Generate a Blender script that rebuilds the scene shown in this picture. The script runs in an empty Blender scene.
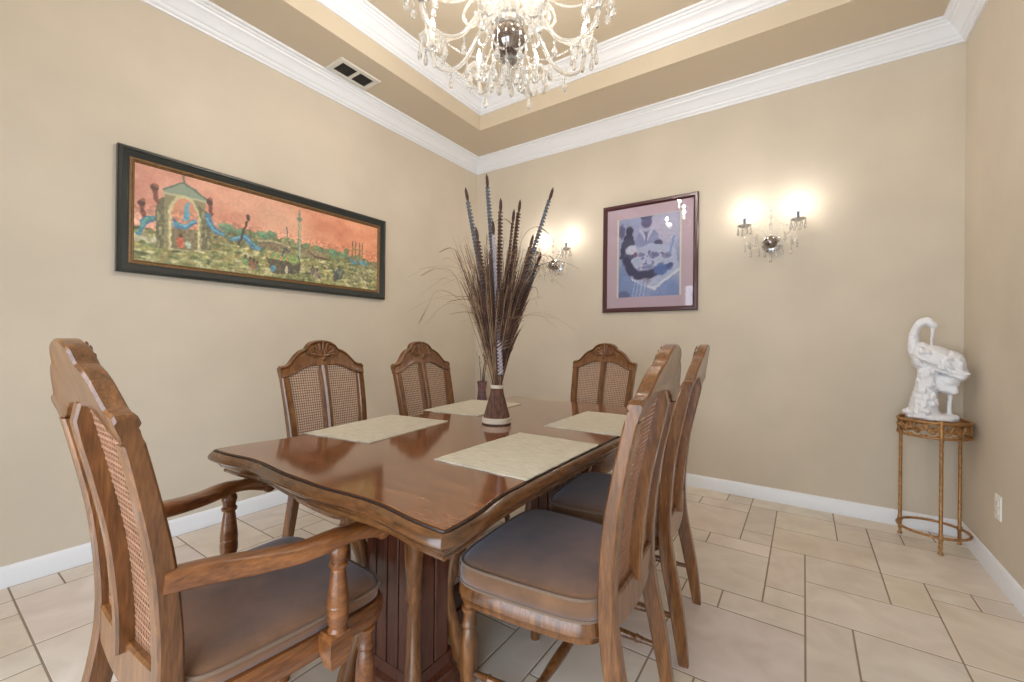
import bpy, math, random
import numpy as np
from mathutils import Vector, Matrix
random.seed(7)
rng = np.random.default_rng(5)
PI = math.pi
SC = bpy.context.scene
COL = SC.collection

# ------------------------------------------------------------------ room numbers (metres; the camera stands over the origin)
CAM_H = 1.12
XL, XR, YB, YF = -2.937, 0.775, 3.575, -0.75
ZC = 3.05            # soffit height
ZT = 3.31            # tray height
TL, TR_, TB, TF = -2.46, 0.32, 3.03, -0.21

# ------------------------------------------------------------------ materials
def new_mat(name):
    m = bpy.data.materials.new(name); m.use_nodes = True
    nt = m.node_tree
    return m, nt, nt.nodes['Principled BSDF']

def lin(c):
    return tuple(((x/255)/12.92 if x/255 <= .04045 else ((x/255+.055)/1.055)**2.4) for x in c) + (1.0,)

def plain(name, rgb, rough=.5, metal=0.0, spec=.5, coat=0.0, bump=0.0, bscale=200, var=0.0, vscale=8, sheen=0.0):
    m, nt, b = new_mat(name)
    c = lin(rgb)
    b.inputs['Base Color'].default_value = c
    b.inputs['Roughness'].default_value = rough
    b.inputs['Metallic'].default_value = metal
    b.inputs['Specular IOR Level'].default_value = spec
    b.inputs['Coat Weight'].default_value = coat
    b.inputs['Coat Roughness'].default_value = .12
    b.inputs['Sheen Weight'].default_value = sheen
    b.inputs['Sheen Tint'].default_value = (.72, .82, 1, 1)
    tc = nt.nodes.new('ShaderNodeTexCoord')
    if var:
        n = nt.nodes.new('ShaderNodeTexNoise'); n.inputs['Scale'].default_value = vscale; n.inputs['Detail'].default_value = 5
        nt.links.new(tc.outputs['Object'], n.inputs['Vector'])
        r = nt.nodes.new('ShaderNodeValToRGB')
        r.color_ramp.elements[0].position = .3; r.color_ramp.elements[1].position = .7
        r.color_ramp.elements[0].color = tuple(x*(1-var) for x in c[:3]) + (1,)
        r.color_ramp.elements[1].color = tuple(min(1, x*(1+var)) for x in c[:3]) + (1,)
        nt.links.new(n.outputs['Fac'], r.inputs['Fac']); nt.links.new(r.outputs['Color'], b.inputs['Base Color'])
    if bump:
        n2 = nt.nodes.new('ShaderNodeTexNoise'); n2.inputs['Scale'].default_value = bscale; n2.inputs['Detail'].default_value = 3
        nt.links.new(tc.outputs['Object'], n2.inputs['Vector'])
        bp = nt.nodes.new('ShaderNodeBump'); bp.inputs['Strength'].default_value = bump; bp.inputs['Distance'].default_value = .004
        nt.links.new(n2.outputs['Fac'], bp.inputs['Height']); nt.links.new(bp.outputs['Normal'], b.inputs['Normal'])
    return m

def wood(name, dark, mid, light, stretch=(14, 14, 1.6), rough=.35, coat=.3, fine=1.0):
    m, nt, b = new_mat(name)
    tc = nt.nodes.new('ShaderNodeTexCoord')
    mp = nt.nodes.new('ShaderNodeMapping'); mp.inputs['Scale'].default_value = stretch
    nt.links.new(tc.outputs['Object'], mp.inputs['Vector'])
    n = nt.nodes.new('ShaderNodeTexNoise'); n.inputs['Scale'].default_value = 2.2; n.inputs['Detail'].default_value = 6
    n.inputs['Roughness'].default_value = .62; n.inputs['Distortion'].default_value = .8
    nt.links.new(mp.outputs['Vector'], n.inputs['Vector'])
    n2 = nt.nodes.new('ShaderNodeTexNoise'); n2.inputs['Scale'].default_value = 14 * fine; n2.inputs['Detail'].default_value = 3
    nt.links.new(mp.outputs['Vector'], n2.inputs['Vector'])
    mx = nt.nodes.new('ShaderNodeMath'); mx.operation = 'MULTIPLY_ADD'; mx.inputs[1].default_value = .35
    nt.links.new(n2.outputs['Fac'], mx.inputs[0])
    ml = nt.nodes.new('ShaderNodeMath'); ml.operation = 'MULTIPLY'; ml.inputs[1].default_value = .65
    nt.links.new(n.outputs['Fac'], ml.inputs[0]); nt.links.new(ml.outputs[0], mx.inputs[2])
    r = nt.nodes.new('ShaderNodeValToRGB'); e = r.color_ramp.elements
    e[0].position = .33; e[0].color = lin(dark); e[1].position = .66; e[1].color = lin(light)
    k = e.new(.5); k.color = lin(mid)
    nt.links.new(mx.outputs[0], r.inputs['Fac']); nt.links.new(r.outputs['Color'], b.inputs['Base Color'])
    b.inputs['Roughness'].default_value = rough
    b.inputs['Coat Weight'].default_value = coat; b.inputs['Coat Roughness'].default_value = .1
    return m

def emit(name, rgb, s):
    m, nt, b = new_mat(name)
    b.inputs['Base Color'].default_value = lin(rgb)
    b.inputs['Emission Color'].default_value = lin(rgb); b.inputs['Emission Strength'].default_value = s
    return m

def attr_mat(name, rough=.6, bump=0.0):
    m, nt, b = new_mat(name)
    a = nt.nodes.new('ShaderNodeAttribute'); a.attribute_name = 'paint'
    nt.links.new(a.outputs['Color'], b.inputs['Base Color'])
    b.inputs['Roughness'].default_value = rough
    if bump:
        tc = nt.nodes.new('ShaderNodeTexCoord')
        n2 = nt.nodes.new('ShaderNodeTexNoise'); n2.inputs['Scale'].default_value = 90
        nt.links.new(tc.outputs['Object'], n2.inputs['Vector'])
        bp = nt.nodes.new('ShaderNodeBump'); bp.inputs['Strength'].default_value = bump; bp.inputs['Distance'].default_value = .003
        nt.links.new(n2.outputs['Fac'], bp.inputs['Height']); nt.links.new(bp.outputs['Normal'], b.inputs['Normal'])
    return m

def tile_mat():
    m, nt, b = new_mat('floor_tile')
    a = nt.nodes.new('ShaderNodeAttribute'); a.attribute_name = 'paint'
    tc = nt.nodes.new('ShaderNodeTexCoord')
    n = nt.nodes.new('ShaderNodeTexNoise'); n.inputs['Scale'].default_value = 5; n.inputs['Detail'].default_value = 7; n.inputs['Distortion'].default_value = 1.2
    nt.links.new(tc.outputs['Object'], n.inputs['Vector'])
    r = nt.nodes.new('ShaderNodeValToRGB'); e = r.color_ramp.elements
    e[0].position = .3; e[0].color = (.87, .83, .80, 1); e[1].position = .68; e[1].color = (1.04, 1.03, 1.03, 1)
    nt.links.new(n.outputs['Fac'], r.inputs['Fac'])
    mx = nt.nodes.new('ShaderNodeMix'); mx.data_type = 'RGBA'; mx.blend_type = 'MULTIPLY'; mx.inputs['Factor'].default_value = 1
    nt.links.new(a.outputs['Color'], mx.inputs['A']); nt.links.new(r.outputs['Color'], mx.inputs['B'])
    nt.links.new(mx.outputs['Result'], b.inputs['Base Color'])
    b.inputs['Roughness'].default_value = .33
    n2 = nt.nodes.new('ShaderNodeTexNoise'); n2.inputs['Scale'].default_value = 40
    nt.links.new(tc.outputs['Object'], n2.inputs['Vector'])
    bp = nt.nodes.new('ShaderNodeBump'); bp.inputs['Strength'].default_value = .06; bp.inputs['Distance'].default_value = .003
    nt.links.new(n2.outputs['Fac'], bp.inputs['Height']); nt.links.new(bp.outputs['Normal'], b.inputs['Normal'])
    return m

def mat_weave(name, c1, c2, sx, sy):
    m, nt, b = new_mat(name)
    tc = nt.nodes.new('ShaderNodeTexCoord')
    mp = nt.nodes.new('ShaderNodeMapping'); mp.inputs['Scale'].default_value = (sx, sy, 1)
    nt.links.new(tc.outputs['Object'], mp.inputs['Vector'])
    n = nt.nodes.new('ShaderNodeTexNoise'); n.inputs['Scale'].default_value = 1; n.inputs['Detail'].default_value = 6; n.inputs['Roughness'].default_value = .7
    nt.links.new(mp.outputs['Vector'], n.inputs['Vector'])
    r = nt.nodes.new('ShaderNodeValToRGB'); e = r.color_ramp.elements
    e[0].position = .35; e[0].color = lin(c1); e[1].position = .62; e[1].color = lin(c2)
    nt.links.new(n.outputs['Fac'], r.inputs['Fac']); nt.links.new(r.outputs['Color'], b.inputs['Base Color'])
    b.inputs['Roughness'].default_value = .9
    bp = nt.nodes.new('ShaderNodeBump'); bp.inputs['Strength'].default_value = .5; bp.inputs['Distance'].default_value = .002
    nt.links.new(n.outputs['Fac'], bp.inputs['Height']); nt.links.new(bp.outputs['Normal'], b.inputs['Normal'])
    return m

def crystal_mat():
    m, nt, b = new_mat('crystal')
    b.inputs['Base Color'].default_value = (.97, .95, .91, 1)
    b.inputs['Roughness'].default_value = .06
    b.inputs['IOR'].default_value = 1.5
    b.inputs['Transmission Weight'].default_value = .8
    b.inputs['Specular IOR Level'].default_value = .9
    return m

def pane_mat():
    m = bpy.data.materials.new('picture_glass'); m.use_nodes = True
    nt = m.node_tree; nt.nodes.remove(nt.nodes['Principled BSDF'])
    out = nt.nodes['Material Output']
    t = nt.nodes.new('ShaderNodeBsdfTransparent'); g = nt.nodes.new('ShaderNodeBsdfGlossy'); g.inputs['Roughness'].default_value = .02
    f = nt.nodes.new('ShaderNodeFresnel'); f.inputs['IOR'].default_value = 1.5
    mx = nt.nodes.new('ShaderNodeMixShader')
    nt.links.new(f.outputs[0], mx.inputs[0]); nt.links.new(t.outputs[0], mx.inputs[1]); nt.links.new(g.outputs[0], mx.inputs[2])
    nt.links.new(mx.outputs[0], out.inputs['Surface'])
    return m

M = dict(
    wall=plain('wall_paint', (210, 198, 180), .75, bump=.12, bscale=160, var=.05, vscale=2.2),
    ceil=plain('ceiling_paint', (209, 194, 171), .8, bump=.1, bscale=160),
    white=plain('white_trim_paint', (239, 241, 246), .35),
    tile=tile_mat(), grout=plain('grout', (150, 132, 114), .9),
    wood=wood('oak_stain', (66, 38, 17), (112, 70, 36), (144, 96, 52), rough=.28, coat=.45),
    armwood=wood('oak_stain_arm', (78, 42, 18), (124, 74, 36), (152, 96, 50), (1.6, 14, 14), rough=.3, coat=.45),
    top=wood('tabletop_veneer', (84, 43, 21), (122, 70, 37), (150, 95, 55), (1.3, 9, 9), .08, .8),
    edge=wood('table_edge_wood', (60, 36, 18), (96, 60, 31), (120, 80, 44), (2, 2, 9), .22, .6),
    ped=wood('pedestal_wood', (50, 24, 16), (84, 44, 30), (104, 60, 42), (13, 13, 1.2), .3, .3),
    cane=plain('woven_cane', (150, 108, 82), .55, var=.2, vscale=40),
    fabric=plain('seat_velvet', (122, 87, 60), .95, var=.28, vscale=9, bump=.25, bscale=320, sheen=.5),
    piping=plain('seat_piping', (122, 98, 78), .85, sheen=.3),
    mat=mat_weave('placemat_weave', (186, 176, 152), (222, 215, 198), 16, 210),
    gold=plain('antique_gold_metal', (172, 128, 82), .45, metal=.55, var=.35, vscale=60),
    plaster=plain('white_plaster', (236, 236, 240), .5, bump=.8, bscale=70),
    crystal=crystal_mat(),
    chrome=plain('polished_chrome', (205, 208, 214), .08, metal=1.0),
    smoke=plain('smoked_chrome_ball', (150, 142, 138), .1, metal=1.0),
    candle=plain('candle_sleeve', (100, 112, 146), .4),
    sleeve=plain('white_candle_sleeve', (238, 236, 230), .3),
    bulb=emit('lamp_bulb', (255, 242, 224), 26),
    black=plain('black_lacquer', (34, 40, 40), .28, coat=.4),
    liner=plain('gold_liner', (128, 98, 64), .45, metal=.4, var=.2, vscale=60),
    burg=plain('burgundy_frame', (72, 28, 34), .3, coat=.4),
    lilac=plain('mauve_mount', (208, 182, 192), .85),
    cream=plain('cream_bevel', (232, 222, 204), .7),
    canvas=attr_mat('oil_paint', .55, .5), print=attr_mat('art_print', .6),
    pane=pane_mat(), edgeshade=plain('edge_shade_stain', (40, 24, 18), .35),
    vent=plain('vent_white', (222, 218, 208), .45), dark=plain('vent_dark', (40, 36, 34), .8),
    plastic=plain('outlet_plastic', (240, 238, 232), .35), slot=plain('outlet_slot', (60, 56, 52), .6),
    reed=mat_weave('bundled_reed', (62, 40, 32), (118, 82, 66), 120, 120),
    rope=plain('pale_rope', (208, 192, 172), .85, bump=.8, bscale=180),
    grass=plain('dark_dried_grass', (84, 56, 44), .8, var=.35, vscale=14),
    straw=plain('pale_dried_grass', (164, 132, 98), .8, var=.25, vscale=14),
    bluestalk=plain('grey_blue_spiral', (122, 120, 124), .6, var=.25, vscale=30),
    brownstalk=plain('brown_spiral', (112, 84, 70), .6, var=.35, vscale=30),
    palestalk=plain('pale_lilac_spiral', (188, 176, 180), .6, var=.12, vscale=30),
    tip=plain('stalk_tip', (74, 48, 40), .7),
    vase=plain('mottled_plum_vase', (116, 84, 88), .4, var=.45, vscale=24),
    twig=plain('twig_bark', (104, 76, 66), .8),
)

# ------------------------------------------------------------------ mesh helpers
class MB:
    def __init__(s): s.v = []; s.f = []
    def add(s, vs, fs, mtx=None):
        o = len(s.v)
        s.v += [tuple(mtx @ Vector(p)) if mtx else tuple(p) for p in vs]
        s.f += [tuple(i+o for i in f) for f in fs]
        return s
    def box(s, x0, y0, z0, x1, y1, z1, c=0.0, mtx=None):
        if c <= 0:
            vs = [(x, y, z) for z in (z0, z1) for x, y in ((x0, y0), (x1, y0), (x1, y1), (x0, y1))]
            return s.add(vs, [(3, 2, 1, 0), (4, 5, 6, 7), (0, 1, 5, 4), (1, 2, 6, 5), (2, 3, 7, 6), (3, 0, 4, 7)], mtx)
        def ring(d, z):
            a0, b0, a1, b1 = x0+d, y0+d, x1-d, y1-d
            k = c if d == 0 else c*.6
            return [(a0+k, b0, z), (a1-k, b0, z), (a1, b0+k, z), (a1, b1-k, z), (a1-k, b1, z), (a0+k, b1, z), (a0, b1-k, z), (a0, b0+k, z)]
        return s.rings([ring(c, z0), ring(0, z0+c), ring(0, z1-c), ring(c, z1)], mtx=mtx)
    def rings(s, R, caps=True, closed=False, mtx=None):
        n = len(R[0]); vs = [p for r in R for p in r]; fs = []
        m = len(R)
        for i in range(m if closed else m-1):
            a, b = i*n, ((i+1) % m)*n
            for j in range(n):
                k = (j+1) % n
                fs.append((a+j, a+k, b+k, b+j))
        if caps and not closed:
            fs.append(tuple(reversed(range(n)))); fs.append(tuple((m-1)*n+j for j in range(n)))
        return s.add(vs, fs, mtx)
    def lathe(s, prof, n=16, mtx=None, axis='z'):
        R = []
        for r, z in prof:
            R.append([(r*math.cos(2*PI*j/n), r*math.sin(2*PI*j/n), z) for j in range(n)])
        return s.rings(R, mtx=mtx)
    def tube(s, pts, rad, n=8, closed=False, caps=True):
        P = [Vector(p) for p in pts]; m = len(P)
        rad = [float(x) for x in rad] if hasattr(rad, '__len__') else [rad]*m
        R = []; up = None
        for i in range(m):
            if closed: t = P[(i+1) % m] - P[i-1]
            else: t = P[min(i+1, m-1)] - P[max(i-1, 0)]
            t.normalize()
            if up is None:
                up = Vector((0, 0, 1)) if abs(t.z) < .9 else Vector((1, 0, 0))
            a = t.cross(up).normalized(); b = a.cross(t).normalized(); up = b
            R.append([tuple(P[i] + rad[i]*(math.cos(2*PI*j/n)*a + math.sin(2*PI*j/n)*b)) for j in range(n)])
        return s.rings(R, caps, closed)
    def ball(s, c, r, n=10, m=7, mtx=None):
        if not hasattr(r, '__len__'): r = (r, r, r)
        vs = [(c[0], c[1], c[2]-r[2])]
        for i in range(1, m):
            a = -PI/2 + PI*i/m
            for j in range(n):
                t = 2*PI*j/n
                vs.append((c[0]+r[0]*math.cos(a)*math.cos(t), c[1]+r[1]*math.cos(a)*math.sin(t), c[2]+r[2]*math.sin(a)))
        vs.append((c[0], c[1], c[2]+r[2]))
        fs = [(0, 1+(j+1) % n, 1+j) for j in range(n)]
        for i in range(m-2):
            a = 1+i*n; b = a+n
            for j in range(n):
                k = (j+1) % n; fs.append((a+j, a+k, b+k, b+j))
        L = len(vs)-1; a = 1+(m-2)*n
        fs += [(a+j, a+(j+1) % n, L) for j in range(n)]
        return s.add(vs, fs, mtx)
    def build(s, name, mat, parent=None, smooth=40, loc=None, bevel=0.0):
        me = bpy.data.meshes.new(name); me.from_pydata(s.v, [], s.f); me.update()
        o = bpy.data.objects.new(name, me); COL.objects.link(o)
        me.materials.append(mat)
        import bmesh
        bm = bmesh.new(); bm.from_mesh(me); bmesh.ops.recalc_face_normals(bm, faces=bm.faces); bm.to_mesh(me); bm.free()
        if smooth:
            me.shade_smooth(); me.set_sharp_from_angle(angle=math.radians(smooth))
        if parent: o.parent = parent
        if loc: o.location = loc
        if bevel:
            md = o.modifiers.new('bevel', 'BEVEL'); md.width = bevel; md.segments = 2; md.limit_method = 'ANGLE'
        return o

def tag(o, label=None, cat=None, group=None, kind=None):
    if label: o['label'] = label
    if cat: o['category'] = cat
    if group: o['group'] = group
    if kind: o['kind'] = kind
    return o

def empty(name, loc=(0, 0, 0), rz=0.0):
    o = bpy.data.objects.new(name, None); COL.objects.link(o)
    o.location = loc; o.rotation_euler = (0, 0, rz); o.empty_display_size = .1
    return o

def copy_tree(o, parent=None):
    c = o.copy(); COL.objects.link(c); c.parent = parent
    for ch in list(o.children): copy_tree(ch, c)
    return c

def interp(x, tab):
    xs = [t[0] for t in tab]; ys = [t[1] for t in tab]
    return float(np.interp(x, xs, ys))

def smooth_tab(tab, n=60):
    """Catmull-Rom through the table's points, resampled"""
    xs = np.array([t[0] for t in tab], float); ys = np.array([t[1] for t in tab], float)
    d = np.gradient(ys, xs); out = []
    for i in range(len(xs)-1):
        h = xs[i+1]-xs[i]; k = max(2, int(n*h/(xs[-1]-xs[0])))
        for j in range(k):
            t = j/k
            out.append((xs[i]+h*t, (2*t**3-3*t**2+1)*ys[i] + (t**3-2*t**2+t)*h*d[i] + (-2*t**3+3*t**2)*ys[i+1] + (t**3-t**2)*h*d[i+1]))
    out.append((xs[-1], ys[-1])); return out

def spline(pts, n=8):
    P = [Vector(p) for p in pts]; out = []
    for i in range(len(P)-1):
        p0 = P[max(i-1, 0)]; p1 = P[i]; p2 = P[i+1]; p3 = P[min(i+2, len(P)-1)]
        for j in range(n):
            t = j/n
            out.append(.5*((2*p1) + (p2-p0)*t + (2*p0-5*p1+4*p2-p3)*t*t + (3*p1-p0-3*p2+p3)*t**3))
    out.append(P[-1]); return out

def rect_sweep(mb, x0, y0, x1, y1, prof, inward=True):
    """profile (d, z) swept round a rectangle; d is the distance inward (or outward) from the rectangle's sides"""
    s = 1 if inward else -1
    R = []
    for cx, cy, dx, dy in ((x0, y0, 1, 1), (x1, y0, -1, 1), (x1, y1, -1, -1), (x0, y1, 1, -1)):
        R.append([(cx+s*dx*d, cy+s*dy*d, z) for d, z in prof])
    mb.rings(R, closed=True)

# ------------------------------------------------------------------ the setting
def structure(name, mb, mat, smooth=0):
    return tag(mb.build(name, mat, smooth=smooth), kind='structure')

T = .15
structure('wall_left', MB().box(XL-T, YF-T, 0, XL, YB+T, ZC+.3), M['wall'])
structure('wall_back', MB().box(XL, YB, 0, XR+T, YB+T, ZC+.3), M['wall'])
structure('wall_right', MB().box(XR, YF-T, 0, XR+T, YB, ZC+.3), M['wall'])
OX0, OX1, OZ = -1.75, .50, 2.15
wf = MB().box(XL, YF-T, 0, OX0, YF, ZC+.3).box(OX1, YF-T, 0, XR, YF, ZC+.3).box(OX0, YF-T, OZ, OX1, YF, ZC+.3)
structure('wall_front', wf, M['wall'])

ce = MB()
ce.box(XL, YF, ZC, TL, YB, ZT+.05).box(TR_, YF, ZC, XR, YB, ZT+.05).box(TL, TB, ZC, TR_, YB, ZT+.05).box(TL, YF, ZC, TR_, TF, ZT+.05)
ce.box(TL, TF, ZT, TR_, TB, ZT+.05)
structure('ceiling', ce, M['ceil'])

CROWN = [(0, -.128), (.010, -.128), (.014, -.118), (.022, -.114), (.028, -.106), (.030, -.096), (.040, -.090), (.052, -.070), (.066, -.052),
         (.078, -.044), (.084, -.040), (.088, -.030), (.098, -.026), (.104, -.018), (.118, -.014), (.120, 0), (0, 0)]
mb = MB(); rect_sweep(mb, XL, YF, XR, YB, [(d, ZC+z) for d, z in CROWN]); structure('trim_1', mb, M['white'], 25)
mb = MB(); rect_sweep(mb, TL, TF, TR_, TB, [(d, ZT+z) for d, z in CROWN]); structure('trim_2', mb, M['white'], 25)
def baseboard(name, x0, y0, x1, y1, nx, ny):
    prof = [(0, 0), (.015, 0), (.015, .075), (.011, .083), (.008, .090), (.004, .094), (0, .095)]
    R = [[(x+nx*d, y+ny*d, z) for d, z in prof] for x, y in ((x0, y0), (x1, y1))]
    structure(name, MB().rings(R), M['white'], 30)
baseboard('baseboard_left', XL, YF, XL, YB, 1, 0)
baseboard('baseboard_back', XL+.015, YB, XR-.015, YB, 0, -1)
baseboard('baseboard_right', XR, YF, XR, YB, -1, 0)

def build_floor():
    ox, oy, U = .012, 2.153, .1542
    PAT = [(0, 0, 3, 3), (1, 3, 2, 1), (0, 3, 1, 1), (3, 1, 1, 3), (3, 0, 1, 1), (4, 2, 2, 2), (4, 0, 3, 2), (6, 2, 1, 2)]
    vs, fs, cols, mats = [], [], [], []
    x0, x1, y0, y1 = XL, XR, YF-1.6, YB
    g = .0030; h = .0012
    base = np.array(lin((225, 215, 203))[:3])
    for a in range(-6, 7):
        for b in range(-12, 12):
            for i, j, w, d in PAT:
                X0 = ox + (-4 + 7*a - b + i)*U; Y0 = oy + (4*b + j)*U
                xa, xb, ya, yb = X0+g, X0+w*U-g, Y0+g, Y0+d*U-g
                xa, xb, ya, yb = max(xa, x0), min(xb, x1), max(ya, y0), min(yb, y1)
                if xb-xa < .008 or yb-ya < .008: continue
                o = len(vs); k = .0016
                vs += [(xa, ya, -h), (xb, ya, -h), (xb, yb, -h), (xa, yb, -h), (xa+k, ya+k, 0), (xb-k, ya+k, 0), (xb-k, yb-k, 0), (xa+k, yb-k, 0)]
                fs += [(o+4, o+5, o+6, o+7), (o, o+1, o+5, o+4), (o+1, o+2, o+6, o+5), (o+2, o+3, o+7, o+6), (o+3, o, o+4, o+7)]
                c = base*(1 + rng.normal(0, .035)) * np.array([1, 1+rng.normal(0, .012), 1+rng.normal(0, .03)])
                cols += [tuple(c)+(1.0,)]*8; mats += [0]*5
    o = len(vs)
    vs += [(x0, y0, -.0010), (x1, y0, -.0010), (x1, y1, -.0010), (x0, y1, -.0010), (x0, y0, -.08), (x1, y0, -.08), (x1, y1, -.08), (x0, y1, -.08)]
    fs += [(o, o+1, o+2, o+3), (o+7, o+6, o+5, o+4), (o+4, o+5, o+1, o), (o+5, o+6, o+2, o+1), (o+6, o+7, o+3, o+2), (o+7, o+4, o, o+3)]
    cols += [(.2, .2, .2, 1)]*8; mats += [1]*6
    me = bpy.data.meshes.new('floor'); me.from_pydata(vs, [], fs); me.update()
    at = me.color_attributes.new('paint', 'FLOAT_COLOR', 'POINT'); at.data.foreach_set('color', np.array(cols, np.float32).ravel())
    me.materials.append(M['tile']); me.materials.append(M['grout']); me.polygons.foreach_set('material_index', mats)
    ob = bpy.data.objects.new('floor', me); COL.objects.link(ob); tag(ob, kind='structure')
build_floor()

# ------------------------------------------------------------------ dining chairs (local: +x forward, z up, origin on the floor under the seat)
PROF = smooth_tab([(0, -.302), (.10, -.288), (.22, -.268), (.34, -.244), (.44, -.232), (.52, -.231), (.60, -.236), (.70, -.247), (.85, -.276), (1.0, -.311), (1.14, -.345)], 80)
LATT = [(0, .205), (.20, .194), (.36, .189), (.5, .191), (.75, .205), (.93, .2139), (.985, .2180), (1.2, .222)]
def px_(z): return interp(z, PROF)
def lat(z, k): return interp(z, LATT)*k
TOPC = [(0, 1.118), (.03, 1.116), (.06, 1.107), (.078, 1.095), (.088, 1.080), (.094, 1.073), (.105, 1.070), (.125, 1.062), (.150, 1.043), (.172, 1.018), (.188, 1.000), (.200, .994), (.216, .991), (.228, .990), (.234, .986), (.2375, .978)]
BOTC = [(0, .985), (.02, .984), (.05, .986), (.09, .981), (.13, .966), (.165, .948), (.2, .936), (.2375, .930)]
Z_RAIL = .478
HOLD = .021        # half width of a stile

def chair(arms=False, k=1.0, name='dining_chair', segs=1):
    r = empty(name); LX = .205 if arms else .182
    # --- back: stiles, top rail, centre bar and lower rail are one wooden frame
    b = MB()
    for s in (-1, 1):
        R = []
        for z in np.linspace(.40, .934, 22):
            x = px_(z); y = s*lat(z, k); w = .0195; d = .0165 + .0065*max(0, (.98-z)/.58)
            c = .005
            R.append([(x-d, y-w+c, z), (x-d, y+w-c, z), (x-d+c, y+w, z), (x+d-c, y+w, z), (x+d, y+w-c, z), (x+d, y-w+c, z), (x+d-c, y-w, z), (x-d+c, y-w, z)])
        b.rings(R)
    us = np.concatenate([np.linspace(-.2375, 0, 34), np.linspace(0, .2375, 34)[1:]])
    R = []
    for u in us:
        t = interp(abs(u), TOPC); bo = interp(abs(u), BOTC)
        def q(z, d): return (px_(z)+d*.84, k*(u - math.copysign(max(0, abs(u)-.19)/.0475*.075*max(0, .985-z), u)), z)
        m1 = bo*.6+t*.4
        R.append([q(bo, -.014), q(bo, .012), q(bo+.006, .019), q(bo+.012, .017), q(m1, .016), q(t-.020, .016), q(t-.016, .011), q(t-.012, .017), q(t-.006, .021), q(t, .016), q(t, -.016), q(t-.006, -.022), q(t-.02, -.020), q(m1, -.018), q(bo+.006, -.018)])
    b.rings(R)
    R = []
    for z in np.linspace(Z_RAIL-.02, .99, 16):       # centre bar
        x = px_(z); w = .015 + .004*max(0, (z-.9)/.09)
        dm = .034 if z < .95 else .034-.017*(z-.95)/.04
        R.append([(x-dm, -w+.004, z), (x-dm, w-.004, z), (x-dm+.005, w, z), (x+.010, w, z), (x+.019, w*.45, z), (x+.019, -w*.45, z), (x+.010, -w, z), (x-dm+.005, -w, z)])
    b.rings(R)
    R = []
    for u in np.linspace(-.175*k, .175*k, 20):          # lower rail, bowed on its underside
        e = abs(u)/(.175*k); z0 = .385 + .03*e*e; z1 = Z_RAIL + .012*e*e
        R.append([(px_(z0)-.016, u, z0), (px_(z0)+.016, u, z0), (px_(z1)+.018, u, z1-.004), (px_(z1)+.014, u, z1), (px_(z1)-.014, u, z1), (px_(z1)-.019, u, z1-.005)])
    b.rings(R)
    back = b.build('backrest', M['wood'], r, 35)
    # --- carved shell
    s = MB()
    for i in range(9):
        a = math.radians(-78 + 156*i/8); L = .064 - .012*abs(i-4)/4
        cz = 1.034 + math.cos(a)*L*.62; cy = math.sin(a)*L*.72
        m = Matrix.Translation((px_(cz)+.017, cy*k, cz)) @ Matrix.Rotation(-a, 4, 'X')
        s.ball((0, 0, 0), (.0065, .0085, L*.62), 8, 6, m)
    s.ball((px_(1.02)+.017, 0, 1.020), (.007, .013, .012), 8, 6)
    for e in (-1, 1):
        for c, rr in (((.060, 1.050), .011), ((.076, 1.042), .008), ((.052, 1.030), .008)):
            pts = [(px_(c[1])+.018, e*(c[0]+rr*(1-.06*i)*math.cos(i*.6)), c[1]+rr*(1-.06*i)*math.sin(i*.6)) for i in range(12)]
            s.tube(pts, .0028, 5)
    s.build('carved_shell', M['wood'], back, 60)
    # --- two cane panels
    for e in (-1, 1):
        c = MB(); P = .0124; wd = .0024
        def inner(z): return .012
        def outer(z): return lat(z, k) - .012
        z0 = Z_RAIL - .006
        n = int((.21*k)/P)
        for i in range(n+1):
            f = i/n; R = []
            u_top = (.012 + f*(lat(.94, k)-.024))
            zt = interp(u_top/k, BOTC) + .008
            for z in np.linspace(z0, zt, 10):
                u = e*(inner(z) + f*(outer(z)-inner(z)))
                x = px_(z)-.003
                R.append([(x-.0003, u-wd, z), (x+.0003, u-wd, z), (x+.0003, u+wd, z), (x-.0003, u+wd, z)])
            c.rings(R)
        z = z0+P/2; j = 0
        while z < .99:
            # keep within the arched top
            ua, ub = inner(z), outer(z)
            while ub > ua + .01 and interp(ub/k, BOTC) + .006 < z: ub -= .004
            if ub > ua + .02:
                o_ = .0005 if j % 2 else -.0005
                c.box(px_(z)-.003-.0003+o_, min(e*ua, e*ub), z-wd, px_(z)-.003+.0003+o_, max(e*ua, e*ub), z+wd)
            z += P; j += 1
        c.build('cane_panel', M['cane'], back, 0)
    # --- seat outline
    ex = .24 if arms else .30
    def outline(grow=0.0, n=64, sc=1.0):
        pts = []
        for i in range(n):
            a = 2*PI*i/n; ca, sa = math.cos(a), math.sin(a)
            x = abs(ca)**ex*(1 if ca > 0 else -1); y = abs(sa)**ex*(1 if sa > 0 else -1)
            X = x*(.237 if arms else .222) + (.017 if arms else 0); half = (.222 + .030*(X+.23)/.46)*k
            X += .012*max(0, x)*(1-y*y)
            Y = y*(half + .008*(1-x*x))
            pts.append(((X + grow*ca)*sc, (Y + grow*sa)*sc))
        return pts
    def ring(g, z, sc=1.0): return [(x, y, z) for x, y in outline(g, 64, sc)]
    f = MB().rings([ring(-.012, .362), ring(-.004, .366), ring(-.002, .380), ring(.004, .388), ring(.002, .410), ring(-.004, .420), ring(-.03, .422)])
    f.build('seat_frame', M['armwood'] if arms else M['wood'], r, 40)
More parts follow.
